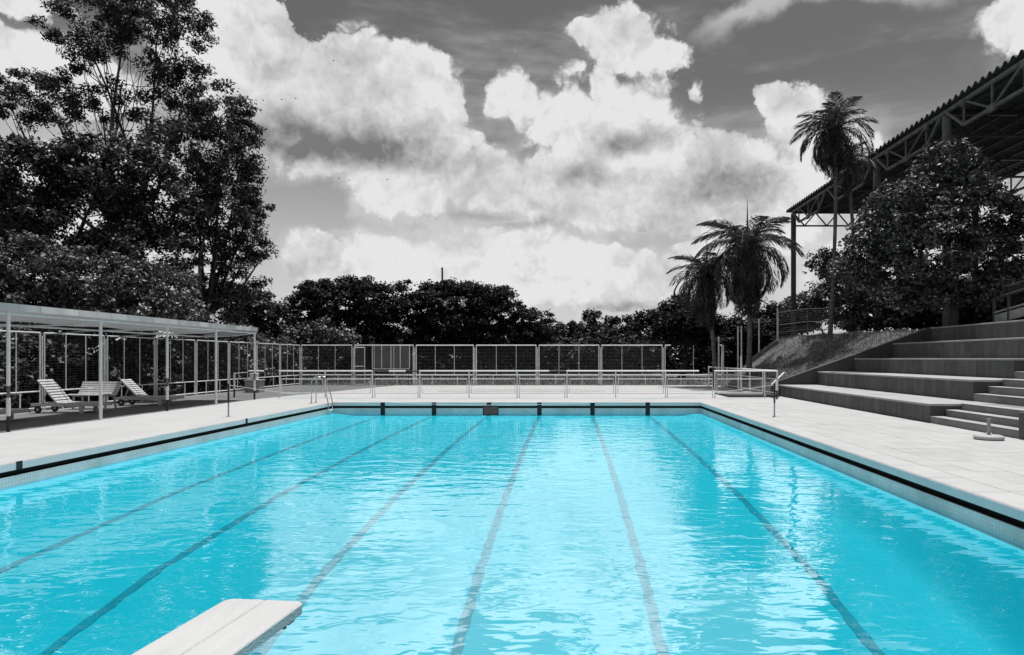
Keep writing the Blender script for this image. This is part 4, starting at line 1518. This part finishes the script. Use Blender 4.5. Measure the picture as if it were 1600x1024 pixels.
# left: tall gum trees
tree('gum_tree', gpos(215, 40), pb(40, [(245, 40, 85, 55), (130, 42, 75, 45), (210, -30, 90, 50), (190, 120, 90, 40, 0.35), (75, 150, 70, 42), (160, 165, 50, 30, 0.5), (290, 130, 55, 42), (20, 165, 40, 40), (255, 190, 60, 40, 0.6)]),
     'tallest open crowned gum tree at the upper left', M['leaf_gum'], M['palebark'], 'tree', 'gum trees on the left', n_clump=270, n_per=130, size=0.115, clump=0.52, trunk_r=0.36, fork=0.42, aspect=0.4, droop=0.6, shell=0.35)
tree('gum_tree', gpos(300, 36), pb(36, [(345, 172, 55, 40), (388, 205, 26, 34), (305, 235, 85, 55), (372, 265, 40, 36), (396, 325, 26, 34), (345, 340, 66, 58), (412, 388, 22, 20), (390, 380, 30, 26), (340, 425, 70, 55), (310, 300, 60, 45), (330, 490, 60, 40), (395, 300, 18, 30)]),
     'gum tree with ragged right edge above the canopy end', M['leaf_gum'], M['palebark'], 'tree', 'gum trees on the left', n_clump=350, n_per=115, size=0.105, clump=0.46, trunk_r=0.28, fork=0.40, aspect=0.42, droop=0.7, shell=0.35)
tree('broadleaf_tree', gpos(120, 32), pb(32, [(60, 275, 95, 62), (165, 262, 90, 55), (240, 320, 75, 60), (110, 355, 130, 60), (10, 350, 60, 70), (220, 400, 80, 50)]),
     'dense grey green tree filling the left below the tall gum', M['leaf_dark'], M['bark'], n_clump=500, n_per=110, size=0.10, clump=0.52, trunk_r=0.32, shell=0.6)
tree('mango_tree', gpos(120, 27), pb(27, [(30, 425, 85, 55), (140, 440, 95, 50), (235, 455, 72, 44), (285, 485, 34, 26), (60, 480, 120, 40), (190, 490, 110, 30), (-50, 440, 70, 70)]),
     'low glossy leaved tree right behind the shade canopy', M['leaf_mid'], M['bark'], n_clump=560, n_per=100, size=0.09, clump=0.38, trunk_r=0.26, shell=0.65, fork=0.5, aspect=0.42, droop=0.4)
tree('young_tree', gpos(400, 47), pb(47, [(398, 470, 22, 34), (385, 505, 32, 34), (420, 500, 28, 28), (432, 478, 10, 16), (400, 535, 45, 25)]),
     'small feathery tree between the gum and the dark round trees', M['leaf_dark'], M['bark'], n_clump=130, n_per=55, size=0.14, clump=0.5, trunk_r=0.14, shell=0.3)
tree('young_tree', gpos(510, 50), pb(50, [(500, 525, 38, 26), (530, 540, 36, 22), (470, 535, 40, 24), (440, 540, 34, 24)]),
     'loose grey shrub tree behind the fence corner', M['leaf_mid'], M['bark'], n_clump=120, n_per=60, size=0.13, clump=0.55, trunk_r=0.14, shell=0.3)

# shrubs behind the left fence
labs = ['nearest dark shrub behind the left fence at the frame edge', 'dark shrub behind the left fence near the first lounger', 'dark shrub behind the left fence near the bench', 'dark shrub behind the left fence near the second lounger',
        'pale shrub behind the left fence at the canopy end', 'pale shrub behind the left fence beyond the canopy', 'farthest shrub behind the left fence at its corner']
for i, (Y, lm_) in enumerate(((21.5, 'leaf_dark'), (24.5, 'leaf_dark'), (27.5, 'leaf_dark'), (31, 'leaf_dark'), (35, 'leaf_mid'), (39.0, 'leaf_mid'), (43.5, 'leaf_dark'))):
    x = -19.0 + random.uniform(-0.4, 0.3)
    tree('shrub', (x, Y, -0.06), [((x, Y, 1.4), (1.7, 2.0, 1.5), 1.0), ((x - 1.0, Y + 0.8, 2.4), (1.5, 1.9, 1.3), 1.0), ((x - 1.6, Y - 0.6, 1.0), (1.5, 1.8, 1.2), 0.7)],
         labs[i], M[lm_], M['bark'], 'shrub', 'shrubs behind the left fence', n_clump=100, n_per=70, size=0.10, clump=0.5, trunk_r=0.08, fork=0.3, shell=0.4)

# far: two spreading dark trees
tree('rain_tree', gpos(560, 66), pb(66, [(540, 470, 80, 34), (480, 490, 42, 36), (600, 475, 60, 32), (520, 515, 80, 30), (620, 515, 55, 30), (470, 520, 35, 26), (555, 448, 45, 14), (500, 455, 34, 16), (628, 444, 16, 10, 0.6), (575, 540, 80, 22)]),
     'left one of the two spreading dark trees beyond the fence', M['leaf_far'], M['bark'], 'tree', 'spreading dark trees beyond the far fence', n_clump=950, n_per=55, size=0.15, clump=0.60, trunk_r=0.5, fork=0.35, flat=0.55, shell=0.5)
tree('rain_tree', gpos(775, 68), pb(68, [(720, 470, 80, 28), (785, 497, 62, 28), (660, 485, 40, 32), (830, 505, 40, 26), (720, 510, 80, 30), (780, 530, 80, 22), (850, 525, 24, 14), (700, 452, 50, 12), (760, 458, 45, 14), (680, 535, 50, 22)]),
     'right one of the two spreading dark trees beyond the fence', M['leaf_far'], M['bark'], 'tree', 'spreading dark trees beyond the far fence', n_clump=950, n_per=55, size=0.15, clump=0.60, trunk_r=0.5, fork=0.30, flat=0.55, shell=0.5)
# far pines
pl_lab = ['small pointed conifer just right of the spreading trees', 'thin conifer second from the spreading trees', 'tallest round headed pine in the far gap', 'pine right of the tallest round headed one', 'pine fourth from the right in the far row', 'broad pine beside the leftmost palm']
for i, (px, top, w_, Y) in enumerate(((874, 508, 10, 96), (892, 505, 11, 97), (920, 487, 20, 92), (954, 497, 17, 95), (985, 494, 17, 94), (1012, 486, 22, 90))):
    bl_ = []
    hgt = 545 - top
    for k in range(4):
        u = k / 3
        bl_.append((px + random.uniform(-3, 3), top + 6 + hgt * 0.85 * u, w_ * ((0.45 + 0.6 * u) if i < 2 else (0.8 + 0.25 * math.sin(3 * u))), hgt * 0.17))
    tree('pine_tree', gpos(px, Y), pb(Y, bl_), pl_lab[i], M['leaf_far'], M['bark'], 'tree', 'far pines beyond the fence', n_clump=70, n_per=45, size=0.22, clump=0.7, trunk_r=0.22, fork=0.4, twigs=False, shell=0.3)
tree('broadleaf_tree', gpos(1065, 58), pb(58, [(1060, 485, 34, 24), (1080, 505, 40, 30), (1045, 515, 30, 26), (1100, 520, 34, 30), (1130, 530, 36, 28)]),
     'dark leafy tree behind the two drooping palms', M['leaf_far'], M['bark'], n_clump=240, n_per=60, size=0.17, clump=0.7, trunk_r=0.3)

for (px, Y, lst, lab) in ((1165, 56, [(1160, 520, 40, 26), (1185, 545, 40, 26), (1140, 550, 40, 26)], 'dark tree right behind the drooping palm'),
                          (1215, 62, [(1210, 500, 34, 26), (1225, 525, 40, 28), (1195, 535, 36, 26)], 'dark tree between the drooping palm and the steel column')):
    tree('broadleaf_tree', gpos(px, Y), pb(Y, lst), lab, M['leaf_far'], M['bark'], n_clump=170, n_per=60, size=0.16, clump=0.7, trunk_r=0.25)

# the undergrowth far behind reads as one dark mass
cn_ = []
for k in range(1500):
    x = random.uniform(-46, 26)
    cn_.append((x, random.uniform(76, 86), random.uniform(-0.2, 5.6) * (0.6 + 0.4 * math.sin(x * 0.35) ** 2)))
cn_ = np.array(cn_)
tag(link('undergrowth', np_mesh('undergrowth', leaf_cloud(cn_, RNG.uniform(0.8, 1.6, len(cn_)), 42, 0.26), 4, M['leaf_far'])), 'dark undergrowth along the foot of the far trees', 'undergrowth', kind='stuff')

# right: leafy tree on the terrace and its neighbours
tree('leafy_tree', (16.95, 29.6, 2.85), pb(29.3, [(1480, 290, 62, 62), (1420, 335, 70, 56), (1530, 330, 62, 56), (1375, 375, 55, 48), (1455, 385, 80, 52), (1545, 390, 56, 42), (1590, 355, 34, 40), (1350, 420, 38, 32), (1400, 430, 60, 36), (1495, 256, 32, 32), (1580, 410, 26, 26), (1440, 455, 62, 28), (1535, 448, 48, 26)]),
     'big glossy leaved tree on the terrace above the bleachers', M['leaf_glossy'], M['bark'], n_clump=600, n_per=85, size=0.095, clump=0.40, trunk_r=0.18, fork=0.42, shell=0.5, aspect=0.5, droop=0.3)
tree('small_tree', gpos(1330, 37.5, 2.9), pb(37.5, [(1300, 415, 36, 24), (1325, 445, 40, 26), (1280, 400, 18, 12, 0.6), (1350, 470, 36, 24), (1340, 500, 40, 20)]),
     'slender pale leaved tree left of the big glossy one', M['leaf_mid'], M['bark'], n_clump=150, n_per=45, size=0.11, clump=0.45, trunk_r=0.10, shell=0.2)
rl = ['dark tree behind the steel column at the bank', 'dark tree behind the two tall palm trunks', 'dark bush behind the small pale leaved tree', 'dark bush under the big glossy tree', 'dark bush right of the big tree trunk', 'low bush beside the terrace stair rail']
for i, (px, py, rx, ry, Y) in enumerate(((1245, 490, 36, 26, 60), (1285, 470, 40, 36, 58), (1380, 475, 40, 36, 44), (1430, 480, 50, 32, 36), (1530, 485, 40, 26, 38), (1575, 490, 32, 16, 33))):
    c = P(px, py, Y)
    tree('bush', (c.x, Y, 2.8), pb(Y, [(px, py, rx, ry), (px - rx * 0.5, py + ry * 0.4, rx * 0.7, ry * 0.7), (px + rx * 0.5, py + ry * 0.4, rx * 0.7, ry * 0.7)]), rl[i], M['leaf_dark'], M['bark'], 'bush', 'bushes on the terrace',
         n_clump=110, n_per=48, size=0.13, clump=0.5, trunk_r=0.1, shell=0.25)


# ------------------------------------------------------------------ palms
def frond_mesh(name, L_, droop, leafl, hang, m_, n=46, side=1.0):
    """feather leaf along +x, arching down; leaflets hang from both sides of the rib"""
    pts = []
    for i in range(n + 1):
        u = i / n
        x = L_ * (math.sin(u * droop) / droop if droop > 1e-3 else u)
        z = -L_ * ((1 - math.cos(u * droop)) / droop) * 1.0
        pts.append(Vector((x, 0, z)))
    b = MB()
    b.tube(pts, [0.035 * (1 - 0.85 * i / n) for i in range(n + 1)], 4)
    for i in range(3, n + 1):
        u = i / n
        t = (pts[min(i + 1, n)] - pts[i - 1]).normalized()
        ll = leafl * (0.35 + 0.65 * math.sin(math.pi * min(1, 0.12 + u * 0.88))) * random.uniform(0.85, 1.1)
        for s in (-1, 1):
            for rep in range(1):
                p = pts[i] + t * random.uniform(-0.5, 0.5) * L_ / n
                d = (t * random.uniform(0.15, 0.85) + Vector((0, s * random.uniform(0.3, 1.0) * side, 0)) + Vector((0, 0, random.uniform(-0.15, 0.25)))).normalized()
                p1 = p + d * ll * 0.5
                d2 = (d + Vector((0, 0, -hang * random.uniform(0.7, 1.3)))).normalized()
                p2 = p1 + d2 * ll * 0.5
                w = 0.024
                sv = d.cross(Vector((0, 0, 1)))
                sv = (sv.normalized() if sv.length > 1e-4 else Vector((0, 1, 0))) * w
                b.add([p - sv * 0.5, p + sv * 0.5, p1 + sv, p1 - sv, p2], [(0, 1, 2, 3), (3, 2, 4)])
    return b.mesh(name, m_)


FR = {
    'up': [frond_mesh('frond', 3.4, 1.45, 1.15, 2.0, M['leaf_palm'], 58) for _ in range(3)],
    'side': [frond_mesh('frond', 3.6, 1.95, 1.25, 3.0, M['leaf_palm'], 58) for _ in range(3)],
    'hang': [frond_mesh('frond', 3.4, 1.6, 1.20, 4.0, M['leaf_palm'], 58) for _ in range(3)],
    'dead': [frond_mesh('frond', 3.8, 0.8, 1.1, 4.0, M['leaf_dead'], 50, side=0.6) for _ in range(2)],
}


def palm(base, top, label, scale=1.0, trunk_r=0.14, nfr=26, wind=(0, 0), dead=10, spear=True, group='palms on the right', lift=0.0, lowest=-0.75):
    base, top = Vector(base), Vector(top)
    g = thing('palm_tree', base, label, 'palm', group)
    tb = MB()
    n = 22
    pts, rs = [], []
    for i in range(n + 1):
        u = i / n
        pts.append(base.lerp(top, u) + Vector((0.10 * math.sin(u * 3.0), 0, 0)))
        rs.append(trunk_r * (1.25 - 0.35 * min(1, u * 4)) * (1.0 + (0.05 if i % 2 else -0.03)))
    tb.tube(pts, rs, 10)
    tb.build('trunk', M['palmbark'], g, smooth=True, origin=base)
    sh = MB().tube([top - Vector((0, 0, 0.1)), top + Vector((0, 0, 0.5)), top + Vector((0, 0, 1.0))], [trunk_r * 1.1, trunk_r * 1.0, trunk_r * 0.35], 8)
    sh.build('crown_shaft', M['palmbark'], g, smooth=True, origin=base)
    c = top + Vector((0, 0, 0.65)) - base
    for k in range(nfr):
        u = (k + 0.5) / nfr
        el = (1.35 - (1.35 - lowest) * u)
        azm = k * 2.39996 + random.uniform(-0.25, 0.25)
        dirv = Vector((math.cos(azm) * math.cos(el), math.sin(azm) * math.cos(el), math.sin(el)))
        dirv = (dirv + Vector((wind[0], wind[1], 0)) * (0.6 + 0.5 * random.random())).normalized()
        el2 = math.asin(max(-1, min(1, dirv.z)))
        az2 = math.atan2(dirv.y, dirv.x)
        kind = 'up' if u < 0.35 else ('side' if u < 0.72 else 'hang')
        fo = link('frond', random.choice(FR[kind]), g, c)
        fo.rotation_euler = Euler((random.uniform(-0.35, 0.35), -el2, az2), 'XYZ')
        s_ = scale * random.uniform(0.85, 1.1)
        fo.scale = (s_, s_, s_)
    for k in range(dead):
        azm = k * 2.39996 + 0.7
        fo = link('frond', random.choice(FR['dead']), g, c - Vector((0, 0, 0.35)))
        fo.rotation_euler = Euler((random.uniform(-0.4, 0.4), random.uniform(0.95, 1.3), azm), 'XYZ')
        s_ = scale * random.uniform(0.75, 1.05)
        fo.scale = (s_, s_, s_)
    if spear:
        MB().tube([c + Vector((0, 0, 0.2)), c + Vector((0.03, 0, 1.6 * scale)), c + Vector((0.02, 0, 2.9 * scale))], [0.06, 0.045, 0.008], 5).build('spear_leaf', M['leaf_palm'], g)
    return g


a = P(1297, 522, 36.5); b_ = P(1306, 222, 36.5)
palm((a.x, a.y, bank_h(a.x, a.y) - 0.1), b_, 'tallest palm with windswept crown before the stand roof', 0.70, 0.105, 50, wind=(-0.32, -0.1), dead=6, spear=False, lowest=-1.0)
a = P(1338, 518, 38.5); b_ = P(1326, 272, 38.5)
palm((a.x, a.y, bank_h(a.x, a.y) - 0.1), b_, 'second tall palm partly hidden right of the tallest', 0.50, 0.105, 30, wind=(0.15, 0.1), dead=5, spear=False, lowest=-0.4)
a = P(1170, 588, 38.0); b_ = P(1167, 405, 38.0)
palm((a.x, a.y, bank_h(a.x, a.y) - 0.15 if a.x > 9.3 else -0.06), b_, 'drooping palm with hanging skirt of dead leaves beside the bank', 0.95, 0.15, 54, dead=26, spear=True, lowest=-1.15)
a = P(1118, 592, 40.0); b_ = P(1104, 448, 40.0)
palm((a.x, a.y, 0.0), b_, 'smaller palm with leaning trunk left of the drooping one', 0.76, 0.13, 48, dead=22, spear=True, lowest=-1.15)

# birds far off in the sky
BL = ['bird at the left end of the row beside the gum tree', 'second bird from the left in the row beside the gum tree', 'third bird from the left in the row beside the gum tree',
      'bird at the right end of the row beside the gum tree', 'lone highest bird before the big left cloud', 'left one of three low birds under the big left cloud',
      'middle one of three low birds under the big left cloud', 'right one of three low birds under the big left cloud']
for i, (px, py) in enumerate(((400, 157), (411, 157), (440, 156), (462, 154), (521, 95), (530, 279), (545, 282), (605, 281))):
    c = P(px, py, 260)
    o_ = MB().add([(0, 0, 0), (-0.5, 0.2, 0.28), (-0.95, 0.3, 0.12), (-0.4, -0.15, 0.12), (0.5, 0.2, 0.28), (0.95, 0.3, 0.12), (0.4, -0.15, 0.12), (0, 0.5, -0.06), (0, -0.6, 0.02), (0, 0, -0.16)],
                  [(0, 3, 1), (3, 2, 1), (0, 4, 6), (6, 4, 5), (7, 0, 9), (8, 9, 0), (7, 9, 3), (7, 6, 9), (8, 3, 9), (8, 9, 6)]).build('bird', M['black'])
    o_.location = c
    tag(o_, BL[i], 'bird', 'distant birds before the clouds')
